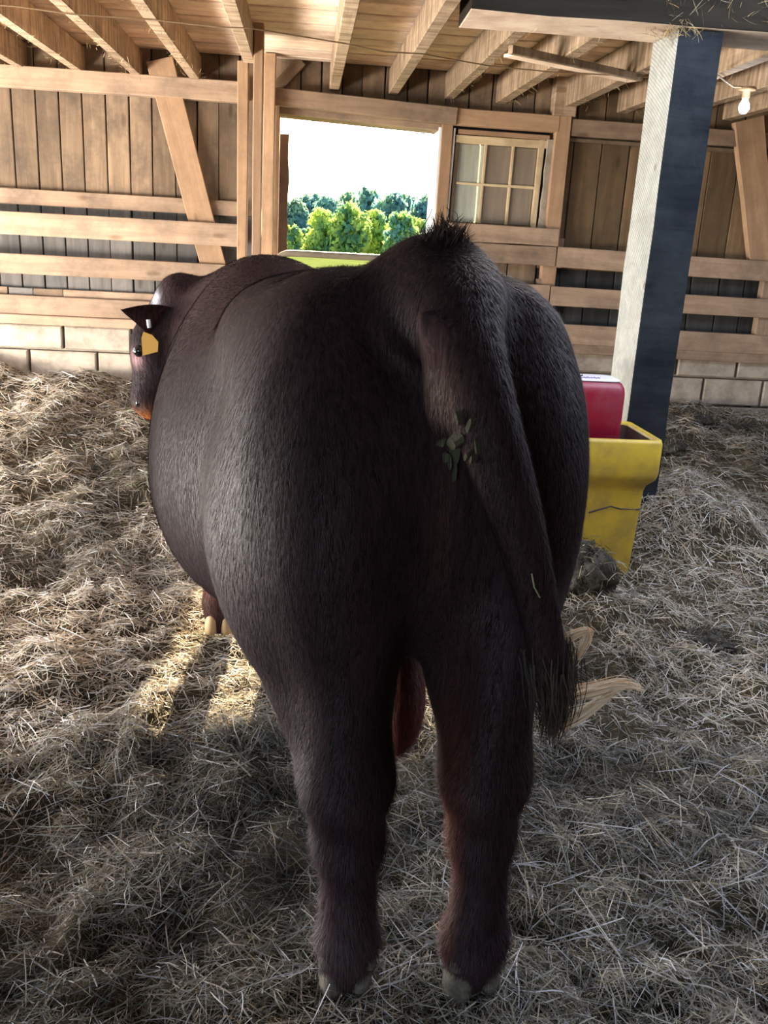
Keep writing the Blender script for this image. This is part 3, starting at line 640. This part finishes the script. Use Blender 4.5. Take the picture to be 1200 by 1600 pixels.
def ell(c, rad, k=.06, s=0.0, body=True, ax=None):
    """ellipsoid; radii along lateral, forward, up (body frame)"""
    c = np.array(c, float); m = max(rad) + k + .03; sl, (x, y_, z) = sub(c - m, c + m)
    A = np.array([[AL[0], AL[1], 0], [AD[0], AD[1], 0], [0, 0, 1]]) if ax is None else np.array(ax)
    d = [((x - c[0]) * A[i][0] + (y_ - c[1]) * A[i][1] + (z - c[2]) * A[i][2]) / rad[i] for i in range(3)]
    q = np.sqrt(d[0] ** 2 + d[1] ** 2 + d[2] ** 2); g = np.sqrt((d[0] / rad[0]) ** 2 + (d[1] / rad[1]) ** 2 + (d[2] / rad[2]) ** 2) + 1e-6
    put(sl, q * (q - 1) / g, k)
# trunk: s, top, bottom, half width
T = np.array([(.02, 1.37, .76, .25, 1.0), (.12, 1.36, .66, .27, 1.0), (.32, 1.33, .58, .300, .95), (.55, 1.300, .53, .350, .89), (.80, 1.298, .440, .384, .84), (1.05, 1.312, .425, .382, .80), (1.28, 1.345, .440, .335, .80), (1.48, 1.345, .53, .25, .88), (1.62, 1.29, .62, .16, .92)])
sl, (x, y_, z) = sub(LO, HI)
s_ = (x - AX0[0]) * AD[0] + (y_ - AX0[1]) * AD[1]; l_ = (x - AX0[0]) * AL[0] + (y_ - AX0[1]) * AL[1]
sc = np.clip(s_, T[0, 0], T[-1, 0])
def spl(col):
    g = np.linspace(T[0, 0], T[-1, 0], 200); v = np.interp(g, T[:, 0], T[:, col]); kk = np.hanning(31); kk /= kk.sum(); v = np.convolve(np.pad(v, 15, 'edge'), kk, 'valid'); return np.interp(sc, g, v)
zt, zb, wd, zc = spl(1), spl(2), spl(3), spl(4); hh = np.where(z > zc, zt - zc, zc - zb)
pw = 2.15
q = ((np.abs(l_) / wd) ** pw + (np.abs(z - zc) / hh) ** pw) ** (1 / pw); d = (q - 1) * np.minimum(wd, hh) * .9; ds = np.abs(s_ - sc)
d = np.where(ds > 0, np.sqrt(np.maximum(d, 0) ** 2 + ds ** 2) + np.minimum(d, 0) * 0, d) ; field[:] = d
del x, y_, z, s_, l_, sc, zt, zb, wd, zc, hh, q, d, ds
# rump, hips, thighs
ell(bp3(.09, .150, .995), (.158, .23, .345), .08); ell(bp3(.09, -.155, 1.00), (.166, .22, .35), .07)
ell(bp3(.36, .14, 1.235), (.10, .24, .07), .16); ell(bp3(.36, -.14, 1.235), (.11, .24, .07), .16)
ell(bp3(.0, 0, 1.315), (.08, .13, .080), .07)
ell(bp3(.055, -.015, 1.03), (.13, .165, .28), .09)
ell(bp3(.22, .185, .88), (.130, .20, .26), .08); ell(bp3(.24, -.20, .88), (.13, .20, .26), .08)
HL = [(.035, 1.60, .88), (.070, 1.50, .64), (.098, 1.405, .50), (.108, 1.415, .36), (.114, 1.43, .22), (.117, 1.435, .125), (.117, 1.455, .04)]
chain(HL, [.165, .110, .078, .060, .045, .056, .048], .07)
HR = [(.375, 1.64, .88), (.350, 1.52, .64), (.348, 1.42, .50), (.358, 1.43, .36), (.366, 1.435, .23), (.364, 1.43, .125), (.368, 1.45, .04)]
chain(HR, [.155, .096, .077, .058, .045, .060, .050], .07)
cone((.085, 1.40, .80), (.099, 1.375, .50), .075, .05, .06); cone((.37, 1.42, .80), (.349, 1.39, .50), .07, .048, .06)
# front legs, shoulders, brisket
ell(bp3(1.36, .17, .84), (.13, .22, .26), .12); ell(bp3(1.36, -.17, .84), (.13, .22, .26), .12)
FL = [(-.29, 2.86, .72), (-.272, 2.97, .45), (-.267, 3.0, .27), (-.267, 3.0, .16), (-.267, 2.985, .10)]
chain(FL, [.13, .072, .052, .056, .05], .08)
FR = [(.02, 2.95, .72), (-.015, 3.05, .45), (-.02, 3.06, .27), (-.02, 3.06, .16), (-.02, 3.045, .09)]
chain(FR, [.13, .072, .052, .056, .05], .08)
ell(bp3(1.55, 0, .68), (.14, .2, .19), .10)
# sheath / udder between the hind legs
ell((.228, 1.80, .445), (.060, .085, .135), .05)
# neck and head turned to the left
cone((-.09, 2.80, 1.06), (-.30, 3.05, 1.07), .21, .145, .10)
cone((-.12, 2.85, 1.13), (-.36, 3.05, 1.13), .16, .115, .08)
cone((-.39, 3.02, 1.14), (-.455, 2.98, 1.04), .105, .088, .04)          # cranium to eyes
cone((-.455, 2.98, 1.06), (-.487, 2.965, .885), .080, .060, .04)         # bridge to muzzle
cone((-.40, 2.985, 1.02), (-.452, 2.965, .87), .085, .052, .04)          # cheek and jaw
ell((-.483, 2.962, .872), (.055, .060, .050), .03)
ell((-.395, 3.0, 1.225), (.05, .07, .045), .05)                          # poll
# tail: lies down the right side of the rump
TP = [(.208, 1.43, 1.340), (.218, 1.315, 1.310), (.232, 1.255, 1.25), (.262, 1.235, 1.17), (.298, 1.235, 1.08), (.334, 1.245, .99), (.366, 1.26, .90), (.392, 1.275, .82), (.408, 1.285, .76)]
TR = [.072, .064, .052, .046, .042, .036, .032, .030, .030]
tq = np.linspace(0, len(TP) - 1, 33); tp_ = np.stack([np.interp(tq, np.arange(len(TP)), np.array(TP)[:, d]) for d in range(3)] + [np.interp(tq, np.arange(len(TP)), TR)], 1)
for _ in range(6): tp_[1:-1] = (tp_[:-2] + 2 * tp_[1:-1] + tp_[2:]) / 4
sl, (x, y_, z) = sub(tp_[:, :3].min(0) - .16, tp_[:, :3].max(0) + .16); dt = np.full(x.shape, 1.0)
for a_, b_ in zip(tp_[:-1], tp_[1:]):
    v = b_[:3] - a_[:3]; t = np.clip(((x - a_[0]) * v[0] + (y_ - a_[1]) * v[1] + (z - a_[2]) * v[2]) / (v @ v), 0, 1)
    dt = np.minimum(dt, np.sqrt((x - a_[0] - t * v[0]) ** 2 + (y_ - a_[1] - t * v[1]) ** 2 + (z - a_[2] - t * v[2]) ** 2) - (a_[3] + (b_[3] - a_[3]) * t))
kz = np.clip((z - 1.18) / .18, 0, 1) * .05 + .035
h_ = np.maximum(kz - np.abs(field[sl] - dt), 0) / kz; field[sl] = (np.minimum(field[sl], dt) - h_ * h_ * kz * .25).astype(np.float32)
# folds under the tail
ell((.178, 1.262, 1.290), (.017, .024, .042), .008, ax=[[.86, 0, .5], [0, 1, 0], [-.5, 0, .86]])
ell((.197, 1.252, 1.283), (.013, .022, .044), .006, ax=[[.86, 0, .5], [0, 1, 0], [-.5, 0, .86]])
ell((.203, 1.285, 1.20), (.028, .03, .06), .04)

def surface_nets(f, lo, h):
    ins = f < 0; sx, sy, sz = f.shape
    c = [ins[i:sx - 1 + i, j:sy - 1 + j, k:sz - 1 + k] for i in (0, 1) for j in (0, 1) for k in (0, 1)]
    cnt = sum(a.astype(np.int8) for a in c); act = (cnt > 0) & (cnt < 8)
    I, J, K = np.nonzero(act); pos = np.zeros((len(I), 3)); num = np.zeros(len(I))
    corners = [(i, j, k) for i in (0, 1) for j in (0, 1) for k in (0, 1)]
    for a in range(8):
        for b in range(a + 1, 8):
            A, B = corners[a], corners[b]
            if sum(abs(A[t] - B[t]) for t in range(3)) != 1: continue
            fa = f[I + A[0], J + A[1], K + A[2]]; fb = f[I + B[0], J + B[1], K + B[2]]; m = (fa < 0) != (fb < 0)
            t = np.where(m, fa / np.where(m, fa - fb, 1), 0)
            for d in range(3): pos[:, d] += np.where(m, A[d] + t * (B[d] - A[d]), 0)
            num += m
    pos = pos / num[:, None] + np.c_[I, J, K]; V = lo + pos * h
    vid = np.full(act.shape, -1, np.int64); vid[I, J, K] = np.arange(len(I)); Fs = []
    for ax in range(3):
        o1, o2 = (ax + 1) % 3, (ax + 2) % 3
        e = np.zeros(3, int); e[ax] = 1
        A = ins[:sx - 1, :sy - 1, :sz - 1]; B = ins[e[0]:sx - 1 + e[0], e[1]:sy - 1 + e[1], e[2]:sz - 1 + e[2]]
        ch = A != B
        P = np.array(np.nonzero(ch)).T; P = P[(P[:, o1] > 0) & (P[:, o2] > 0)]
        flip = A[P[:, 0], P[:, 1], P[:, 2]]
        d1 = np.zeros(3, int); d1[o1] = 1; d2 = np.zeros(3, int); d2[o2] = 1
        g = lambda Q: vid[Q[:, 0], Q[:, 1], Q[:, 2]]
        q = np.c_[g(P - d1 - d2), g(P - d2), g(P), g(P - d1)]
        q[~flip] = q[~flip][:, ::-1]; Fs.append(q)
    F = np.concatenate(Fs); F = F[(F >= 0).all(1)]
    return V, F
V, F = surface_nets(field, LO + 0 * H, H)
del field
E = np.concatenate([F[:, [0, 1]], F[:, [1, 2]], F[:, [2, 3]], F[:, [3, 0]]])
def lap(V, lam):
    acc = np.zeros_like(V); c = np.bincount(E.ravel(), minlength=len(V)).astype(float)
    for d in range(3): acc[:, d] = np.bincount(E[:, 0], V[E[:, 1], d], len(V)) + np.bincount(E[:, 1], V[E[:, 0], d], len(V))
    return V + lam * (acc / np.maximum(c, 1)[:, None] - V)
for _ in range(3): V = lap(lap(V, .5), -.52)
# normals
fn = np.cross(V[F[:, 2]] - V[F[:, 0]], V[F[:, 3]] - V[F[:, 1]]); fa = np.linalg.norm(fn, axis=1) / 2
VN = np.zeros_like(V)
for k in range(4):
    for d in range(3): VN[:, d] += np.bincount(F[:, k], fn[:, d], len(V))
VN /= np.linalg.norm(VN, axis=1, keepdims=True) + 1e-9

def coat_colour(P, amp=1.0):
    n = len(P); s = (P[:, 0] - AX0[0]) * AD[0] + (P[:, 1] - AX0[1]) * AD[1]
    base = np.array([.0170, .0100, .0108]); c = np.tile(base, (n, 1))
    k = n1(P[:, 0] * 6 + 20, P[:, 2] * 6 + P[:, 1] * 4 + 20)[:, None]; c = c * (.75 + .6 * k)
    def blob(cen, rad, col, a=1.0):
        w = np.exp(-(((P - np.array(cen)) / np.array(rad)) ** 2).sum(1))[:, None] * a; w = w.clip(0, 1); c[:] = c * (1 - w) + np.array(col) * w
    blob((-.05, 2.4, 1.30), (.5, .75, .16), (.044, .024, .022), .9)          # browner over the back
    blob((.228, 1.80, .42), (.10, .12, .16), (.13, .045, .03), 1.2)         # reddish between the legs
    blob((.285, 1.42, .40), (.028, .09, .22), (.12, .04, .02), .6)            # inner right leg, backlit red put into the hair colour
    blob((.295, 1.42, .20), (.024, .07, .13), (.11, .042, .022), .6)
    blob((.14, 1.44, .12), (.12, .12, .13), (.05, .034, .03), .7)
    blob((-.29, 2.95, .42), (.12, .2, .20), (.17, .07, .04), 1.0)            # front leg
    blob((-.20, 2.75, .46), (.25, .45, .07), (.14, .055, .035), .9)          # brisket fringe, its sunlit red painted in
    blob((.180, 1.235, 1.290), (.022, .045, .034), (.050, .027, .028), 1.1)     # bare skin under the tail
    blob((.198, 1.245, 1.21), (.03, .06, .05), (.060, .035, .026), .9)
    blob((.228, 1.27, 1.02), (.020, .1, .14), (.040, .020, .016), .9)
    blob((-.512, 2.935, 1.015), (.022, .035, .025), (.40, .22, .22), 1.0)    # pink skin below the eye
    blob((-.465, 2.955, .825), (.05, .06, .035), (.50, .17, .05), 1.2)       # chin, orange sunlight put into the colour
    blob((-.468, 2.95, 1.195), (.016, .05, .026), (.45, .45, .48), 1.2)        # white star
    return c
cow = thing('beef_steer', tuple(bp3(.7, 0, 0)), 'large dark brown bovine standing with its rump to the viewer, head turned left', 'cow')
body = big('body', V, F, M_coat, cow, True, coat_colour(V))
bvh = BVHTree.FromPolygons([Vector(v) for v in V], [tuple(int(i) for i in q) for q in F])
# short hair lying on the body
NH = 380000
near = np.exp(-np.maximum(V[F].mean(1)[:, 1] - 1.6, 0) * .7); w_ = fa * (.12 + near)
fi = rng.choice(len(F), NH, p=w_ / w_.sum()); a_, b2_ = rng.random((2, NH, 1))
Q = V[F[fi]]; P = (Q[:, 0] * (1 - a_) + Q[:, 1] * a_) * (1 - b2_) + (Q[:, 3] * (1 - a_) + Q[:, 2] * a_) * b2_
Nn = VN[F[fi]].mean(1); Nn /= np.linalg.norm(Nn, axis=1, keepdims=True)
flow = np.zeros((NH, 3)); flow[:, 2] = -1; back = np.array([-AD[0], -AD[1], 0])
s = (P[:, 0] - AX0[0]) * AD[0] + (P[:, 1] - AX0[1]) * AD[1]
flow += back * np.clip((s[:, None]) * 1.2, 0, 1.3) + rng.normal(0, .16, (NH, 3))
flow[:, 0] += .5 * (n1(P[:, 0] * 4 + 7, P[:, 2] * 4 + P[:, 1] * 3 + 7) - .5)
flow -= Nn * (flow * Nn).sum(1)[:, None]; flow /= np.linalg.norm(flow, axis=1, keepdims=True) + 1e-6
leg = np.clip((.62 - P[:, 2]) / .2, 0, 1) * (P[:, 1] < 1.9)
L = rng.uniform(.010, .022, NH) * (1 + .7 * leg); lift = rng.uniform(.12, .30, NH) * (1 + .9 * leg)
topt = np.exp(-(((P - np.array([.21, 1.42, 1.425])) / np.array([.035, .06, .03])) ** 2).sum(1))
flow[:, 2] += 1.6 * topt; L = L * (1 + .8 * topt)
dirn = flow + Nn * lift[:, None]; dirn /= np.linalg.norm(dirn, axis=1, keepdims=True)
sd_ = np.cross(dirn, Nn); sd_ /= np.linalg.norm(sd_, axis=1, keepdims=True) + 1e-6; wh = rng.uniform(.0003, .0007, NH)[:, None]
P0 = P - Nn * .0005
HV = np.stack([P0 - sd_ * wh, P0 + sd_ * wh, P0 + dirn * L[:, None]], 1).reshape(-1, 3)
hc = coat_colour(P) * rng.uniform(.45, 1.9, (NH, 1)) * np.array([1.06, .95, 1.15])
hairless = (np.abs(P - np.array([.182, 1.24, 1.288])) < np.array([.026, .06, .036])).all(1)
HF = np.arange(NH * 3).reshape(NH, 3)[~hairless]
coat = big('coat', HV, HF, M_hair, cow, False, np.repeat(hc, 3, 0)); tag(coat, kind='stuff')
# tail head tuft and tail switch
def hairlock(name, path, n, rad, cols, wts, w, taper=.7, m=M_switch, seed=3):
    r2 = np.random.default_rng(seed); path = np.array(path, float); k = 9
    tt = np.linspace(0, 1, len(path)); ts = np.linspace(0, 1, k)
    base = np.stack([np.interp(ts, tt, path[:, d]) for d in range(3)], 1)
    for _ in range(2): base[1:-1] = (base[:-2] + 2 * base[1:-1] + base[2:]) / 4
    off = r2.normal(0, rad, (n, 3)); ph = r2.random(n) * 6; ln = r2.uniform(.65, 1.05, n)
    V = np.zeros((n, k, 2, 3)); side = np.cross(np.gradient(base, axis=0), np.array([0, 1, .2])); side /= np.linalg.norm(side, axis=1, keepdims=True) + 1e-9
    for i in range(k):
        f = ts[i] * ln; c = np.stack([np.interp(f, ts, base[:, d]) for d in range(3)], 1) + off * (1 - taper * f[:, None]) + .25 * rad * np.sin(ph[:, None] + f[:, None] * 7)
        ww = w * (1 - .75 * f[:, None]); V[:, i, 0] = c - side[i] * ww; V[:, i, 1] = c + side[i] * ww
    b = (np.arange(n) * k * 2)[:, None, None]; f = np.array([[2 * i, 2 * i + 1, 2 * i + 3, 2 * i + 2] for i in range(k - 1)])[None]
    C = np.repeat(np.array(cols)[r2.choice(len(cols), n, p=wts)] * r2.uniform(.7, 1.3, (n, 1)), k * 2, 0)
    return big(name, V.reshape(-1, 3), (b + f).reshape(-1, 4), m, cow, False, C)
DK = [(.02, .014, .013), (.05, .035, .03)]; BL = [(.78, .64, .48), (.60, .42, .28), (.86, .76, .62)]
o = hairlock('tail_switch', [(.402, 1.285, .80), (.41, 1.275, .755), (.418, 1.27, .715), (.412, 1.265, .67)], 650, .017, DK, (.7, .3), .0010, .35); tag(o, kind='stuff')
o = hairlock('blond_tail_lock', [(.425, 1.28, .725), (.455, 1.28, .735), (.49, 1.285, .738), (.52, 1.29, .752), (.545, 1.29, .747), (.565, 1.29, .736)], 150, .007, BL, (.4, .3, .3), .0011, .6, seed=5); tag(o, 'pale blond hair lock flying out sideways')
o = hairlock('blond_tail_lock', [(.420, 1.275, .678), (.45, 1.28, .685), (.48, 1.285, .703), (.51, 1.29, .727), (.53, 1.29, .745)], 110, .005, BL, (.4, .2, .4), .0011, .5, seed=6); tag(o, 'pale blond hair lock flying out sideways')
o = hairlock('blond_tail_lock', [(.435, 1.29, .83), (.462, 1.29, .845), (.466, 1.29, .835), (.452, 1.29, .80), (.440, 1.29, .775)], 70, .004, BL, (.3, .6, .1), .0010, .4, seed=8); tag(o, 'short reddish blond curl of tail hair')
o = hairlock('tail_head_tuft', [(.204, 1.42, 1.40), (.204, 1.40, 1.43), (.194, 1.385, 1.452)], 70, .014, DK, (.6, .4), .0011, .5, seed=9)
o = hairlock('tail_head_tuft', [(.215, 1.41, 1.40), (.221, 1.39, 1.428), (.228, 1.375, 1.444)], 60, .012, DK, (.6, .4), .0011, .5, seed=10)
# hooves: two claws and two dewclaws a foot
def claw(c, rad, m, lean=.0):
    V, F = [], []; n = 14; prof = [(.35, 0), (.95, .02), (1.0, .25), (.95, .5), (.85, .75), (.62, .93), (.25, 1.0)]
    for r, zz in prof:
        for k in range(n):
            g = 2 * math.pi * k / n; cy = math.sin(g); V.append((c[0] + rad[0] * r * math.cos(g) * (1 - .25 * max(cy, 0)) + lean * zz, c[1] + rad[1] * (r * cy + (.55 * (1 - zz) if cy > 0 else 0) * cy), c[2] + rad[2] * zz))
    F = [(i * n + k, i * n + (k + 1) % n, (i + 1) * n + (k + 1) % n, (i + 1) * n + k) for i in range(len(prof) - 1) for k in range(n)]
    F += [tuple(range(n))[::-1], tuple((len(prof) - 1) * n + k for k in range(n))]
    return mesh('hoof', V, F, m, cow, True)
claw((.090, 1.445, .0), (.026, .042, .070), M_hoof, .004); claw((.146, 1.445, .002), (.025, .042, .066), M_hoof, -.004)
claw((.338, 1.428, -.002), (.032, .045, .078), M_hoof, .004); claw((.400, 1.440, .012), (.026, .042, .066), M_hoof, -.006)
for x, y_ in ((.075, 1.405), (.158, 1.405), (.325, 1.392), (.408, 1.400)): lump_ = claw((x, y_, .085), (.014, .016, .030), M_hoof)
claw((-.293, 2.972, .065), (.026, .05, .070), M_hoof_sunlit, .004); claw((-.240, 2.976, .065), (.026, .05, .068), M_hoof_sunlit, -.004)
claw((-.045, 3.02, .055), (.027, .05, .08), M_hoof_sunlit, .004); claw((.008, 3.02, .055), (.027, .05, .08), M_hoof_sunlit, -.004)
# ears
def ear(name, base, tip, updir, wid, cup, parent):
    base, tip = Vector(base), Vector(tip); x = tip - base; L = x.length; x.normalize(); y_ = Vector(updir); y_ = (y_ - x * y_.dot(x)).normalized(); z = x.cross(y_)
    V, F = [], []; nu, nv = 12, 9
    for side in (1, -1):
        for i in range(nu + 1):
            u = i / nu; hw = wid * (1 - u ** 1.35) ** .85 * (.82 + .5 * u * (1 - u))
            for j in range(nv):
                v = -1 + 2 * j / (nv - 1); dep = cup * (1 - v * v) * (1 - .6 * u) + .004 * side * (1 - v * v)
                V.append(base + x * (u * L) + y_ * (v * hw + .012 * math.sin(u * 3)) + z * dep)
    off = (nu + 1) * nv
    for i in range(nu):
        for j in range(nv - 1):
            q = (i * nv + j, i * nv + j + 1, (i + 1) * nv + j + 1, (i + 1) * nv + j); F.append(q); F.append(tuple(k + off for k in q[::-1]))
    Va = np.array([tuple(v) for v in V]); C = np.tile(np.array([.030, .016, .014]), (len(Va), 1)); C[off:] = (.034, .014, .013)
    return big(name, Va, np.array(F), M_coat, parent, True, C)
ear('ear', (-.392, 2.925, 1.098), (-.553, 2.862, 1.163), (.25, 0, 1), .072, .025, cow)
ear('ear', (-.36, 3.10, 1.17), (-.40, 3.24, 1.18), (0, .1, 1), .055, .02, cow)
# tag in the near ear, tag button
tagx = Vector((-.466, 2.845, 1.066)); V = []
for dy in (0, .003):
    for (x, z) in ((-.018, .038), (.008, .030), (.026, .010), (.024, -.020), (-.022, -.034), (-.024, .020)): V.append((tagx.x + x, tagx.y + dy, tagx.z + z))
mesh('ear_tag', V, [tuple(range(6)), tuple(range(6, 12))[::-1]] + [(i, 6 + i, 6 + (i + 1) % 6, (i + 1) % 6) for i in range(6)], M_tag, cow)
o = mesh('tag_button', *ring_tube([(-.4675, 2.838, 1.142), (-.464, 2.837, 1.118)], .006, 8), M_white, cow, True)
_e = min((c for c in cow.children if c.name.startswith('ear')), key=lambda c: c.name)
for c in list(cow.children):
    if c.name.startswith(('ear_tag', 'tag_button')): c.parent = _e
def ball(name, c, r, m, sq=(1, 1, 1), n=12):
    V = []; 
    for i in range(n // 2 + 1):
        for k in range(n): V.append((c[0] + r * sq[0] * math.sin(2 * math.pi * i / n) * math.cos(2 * math.pi * k / n), c[1] + r * sq[1] * math.sin(2 * math.pi * i / n) * math.sin(2 * math.pi * k / n), c[2] + r * sq[2] * math.cos(2 * math.pi * i / n)))
    return mesh(name, V, [(i * n + k, (i + 1) * n + k, (i + 1) * n + (k + 1) % n, i * n + (k + 1) % n) for i in range(n // 2) for k in range(n)], m, cow, True)
hit = bvh.ray_cast(Vector((-.508, 2.5, 1.038)), Vector((0, 1, 0)))[0]
ball('eye', tuple((hit or Vector((-.508, 2.93, 1.038))) + Vector((0, .006, 0))), .020, M_eye)
hit = bvh.ray_cast(Vector((-.515, 2.5, .872)), Vector((0, 1, 0)))[0]
if hit: ball('nostril', tuple(hit + Vector((0, .004, 0))), .011, M_eye, (.8, .6, 1.3))
# dried dung flakes stuck under the tail
def flake(x, z, w, h, rot, seed):
    hit, nrm, _, _ = bvh.ray_cast(Vector((x, .6, z)), Vector((0, 1, 0)))
    if not hit: return
    r2 = random.Random(seed); n = 9; V = []; t1 = Vector((1, 0, 0)); t1 = (t1 - nrm * t1.dot(nrm)).normalized(); t2 = nrm.cross(t1)
    t2 = t2 if t2.z > 0 else -t2; c, s = math.cos(rot), math.sin(rot)
    for lay, sc_ in ((.008, .78), (-.003, 1.05)):
        for k in range(n):
            g = 2 * math.pi * k / n; f = r2.uniform(.75, 1.1); a, b = math.cos(g) * w * f * sc_, math.sin(g) * h * f * sc_
            a *= 1.35; b *= 1.3; V.append(hit + t1 * (a * c - b * s) + t2 * (a * s + b * c) + nrm * (lay + (.003 if lay > 0 else 0)))
    mesh('dung_flake', V, [tuple(range(n)), tuple(range(n, 2 * n))[::-1]] + [(i, (i + 1) % n, n + (i + 1) % n, n + i) for i in range(n)], M_dung, cow)
FLK = [(710, 682, 9, 25, 0.0), (694, 692, 5, 18, -.1), (704, 706, 4, 10, 0), (724, 722, 8, 23, .05), (712, 640, 2.5, 10, .35), (726, 650, 3, 12, -.2), (726, 697, 3, 8, 0), (732, 700, 2, 8, 0), (708, 735, 4, 9, 0), (714, 742, 2, 14, .1), (722, 758, 2, 16, 0), (736, 680, 1.5, 12, .25)]
FLK_W = [(.2184, 1.1522), (.2043, 1.1423), (.2145, 1.1295), (.2343, 1.1150), (.2172, 1.1910), (.2308, 1.1823), (.2343, 1.1387), (.2401, 1.1360), (.2203, 1.1022), (.2265, 1.0957), (.2352, 1.0806), (.2423, 1.1549)]
for i, ((_, _, w, h, r_), (x, z)) in enumerate(zip(FLK, FLK_W)): flake(x, z, w * .00095, h * .00095, r_, i)
hit = bvh.ray_cast(Vector((.338, .6, .965)), Vector((0, 1, 0)))[0]
hit2 = bvh.ray_cast(Vector((.356, .6, .925)), Vector((0, 1, 0)))[0]
if hit and hit2:
    m_ = (hit + hit2) / 2 + Vector((-.004, -.012, 0))
    o = mesh('straw_stem', *ring_tube([hit + Vector((0, -.006, 0)), m_, hit2 + Vector((0, -.006, 0))], .0012, 5), plain('green_stem', (.22, .24, .13), .6)); tag(o, 'single pale green stem stuck to the dark hide beside the tail', 'straw')

# ------------------------------------------------------------------ outside: pasture and trees
m_g, nt, b = mat('pasture', 1.0, .0)
tc = N(nt, 'ShaderNodeTexCoord'); n_ = N(nt, 'ShaderNodeTexNoise', Scale=.6, Detail=8.0); nt.links.new(tc.outputs['Object'], n_.inputs['Vector'])
r_ = ramp(nt, [(.3, (.050, .070, .020)), (.7, (.092, .115, .036))]); nt.links.new(n_.outputs[0], r_.inputs[0]); nt.links.new(r_.outputs[0], b.inputs['Base Color'])
def gz_out(y_): return -.1 - .0083 * (y_ - 6.6)
V = [(-400, -200, -.6), (400, -200, -.6), (400, 6.55, -.3), (-400, 6.55, -.3), (400, 600, gz_out(600)), (-400, 600, gz_out(600))]
pas = mesh('pasture', V, [(0, 1, 2, 3), (3, 2, 4, 5)], m_g); tag(pas, kind='structure')
def crown(seed, n, lumps, W_, Ht, pal, wts, leaf=.42):
    r2 = np.random.default_rng(seed); C = []; R = []
    for i in range(lumps):
        f = r2.uniform(.12, 1); a = r2.uniform(0, 6.28); rr = W_ * .72 * (1 - abs(f - .42) ** 1.6 * 1.3) * math.sqrt(r2.random())
        C.append((rr * math.cos(a), rr * math.sin(a), Ht * (f * .80))); R.append(W_ * r2.uniform(.34, .52) * (1.15 - .55 * f))
    C, R = np.array(C), np.array(R); k = r2.choice(lumps, n, p=R ** 2 / (R ** 2).sum())
    d = r2.normal(size=(n, 3)); d /= np.linalg.norm(d, axis=1, keepdims=True); P = C[k] + d * (R[k] * r2.uniform(.55, 1.05, n))[:, None]; P[:, 2] = np.maximum(P[:, 2], .15)
    t1 = np.cross(d + r2.normal(0, .5, (n, 3)), r2.normal(size=(n, 3))); t1 /= np.linalg.norm(t1, axis=1, keepdims=True); t2 = np.cross(t1, d + r2.normal(0, .4, (n, 3))); t2 /= np.linalg.norm(t2, axis=1, keepdims=True)
    s1 = leaf * r2.uniform(.5, 1.1, n)[:, None]; V = np.stack([P - t1 * s1 * .5, P + t2 * s1 * .32, P + t1 * s1 * .5, P - t2 * s1 * .32], 1).reshape(-1, 3)
    c = np.array(pal)[r2.choice(len(pal), lumps, p=wts)][k] * r2.uniform(.7, 1.25, (n, 1))
    return V, np.arange(n * 4).reshape(n, 4), np.repeat(c, 4, 0)
BRIGHT = [(.52, .62, .13), (.28, .44, .12), (.13, .28, .13)]; HAZY_GREEN = [(.16, .32, .26), (.13, .28, .28), (.22, .36, .23)]  # second palette: blue distance haze put into the leaf colour
protos = {}
def tree(x, y_, W_, top, kind, label, group, seed):
    z0 = gz_out(y_); Ht = top - z0
    t = thing('tree', (x, y_, z0), label, 'tree', group)
    n, pal, wts = {'bright': (3600, BRIGHT, (.55, .3, .15)), 'mixed': (3600, BRIGHT[1:] + HAZY_GREEN[:1], (.4, .3, .3)), 'dark': (3600, HAZY_GREEN, (.4, .3, .3))}[kind]
    key = (kind, seed % 3)
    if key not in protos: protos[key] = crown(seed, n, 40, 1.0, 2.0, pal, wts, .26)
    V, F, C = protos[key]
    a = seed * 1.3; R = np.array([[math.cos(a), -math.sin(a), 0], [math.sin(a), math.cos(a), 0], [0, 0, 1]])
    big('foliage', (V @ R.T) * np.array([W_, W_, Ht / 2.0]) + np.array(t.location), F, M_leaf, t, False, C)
    mesh('trunk', *ring_tube([(x, y_, z0 - .2), (x + .05, y_, z0 + Ht * .35), (x, y_, z0 + Ht * .75)], [.16, .12, .05], 7), M_bark, t, True)
NEAR = [(-1.9, 118, 1.6, 2.7, 'bright'), (-.1, 128, 1.5, 2.3, 'mixed'), (2.0, 122, 2.3, 5.0, 'bright'), (5.4, 120, 2.9, 6.3, 'bright'), (9.2, 126, 2.6, 5.4, 'bright'), (11.7, 118, 2.5, 5.4, 'mixed'), (15.3, 130, 2.4, 5.0, 'bright'), (18.5, 122, 2.4, 4.4, 'mixed')]
NLAB = ['small yellow-green tree at the left of the near row, beside the door edge', 'shortest green tree of the near row, left part of the doorway view', 'bright yellow-green tree left of the tallest near tree',
        'tallest bright tree in the middle of the near row', 'bright yellow tree just right of the tallest near tree', 'darker green tree right of centre in the near row', 'bright tree near the right jamb of the doorway', 'low green tree of the near row hidden behind the right jamb']
for i, (a, b_, w, t_, k) in enumerate(NEAR): tree(a, b_, w, t_, k, NLAB[i], 'near row of trees', i)
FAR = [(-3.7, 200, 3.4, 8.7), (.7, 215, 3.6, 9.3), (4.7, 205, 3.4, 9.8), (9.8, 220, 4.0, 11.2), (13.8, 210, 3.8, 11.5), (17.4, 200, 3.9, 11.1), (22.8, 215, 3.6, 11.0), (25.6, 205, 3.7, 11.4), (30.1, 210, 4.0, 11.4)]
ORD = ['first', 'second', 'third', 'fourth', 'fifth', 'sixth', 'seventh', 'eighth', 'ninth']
for i, (a, b_, w, t_) in enumerate(FAR): tree(a, b_, w * 1.35, t_ + 1.3 + .9 * math.sin(i * 2.3), 'dark', f'dark haze-tinted tree of the far wood, {ORD[i]} from the left side of the doorway', 'far wood beyond the pasture', i)
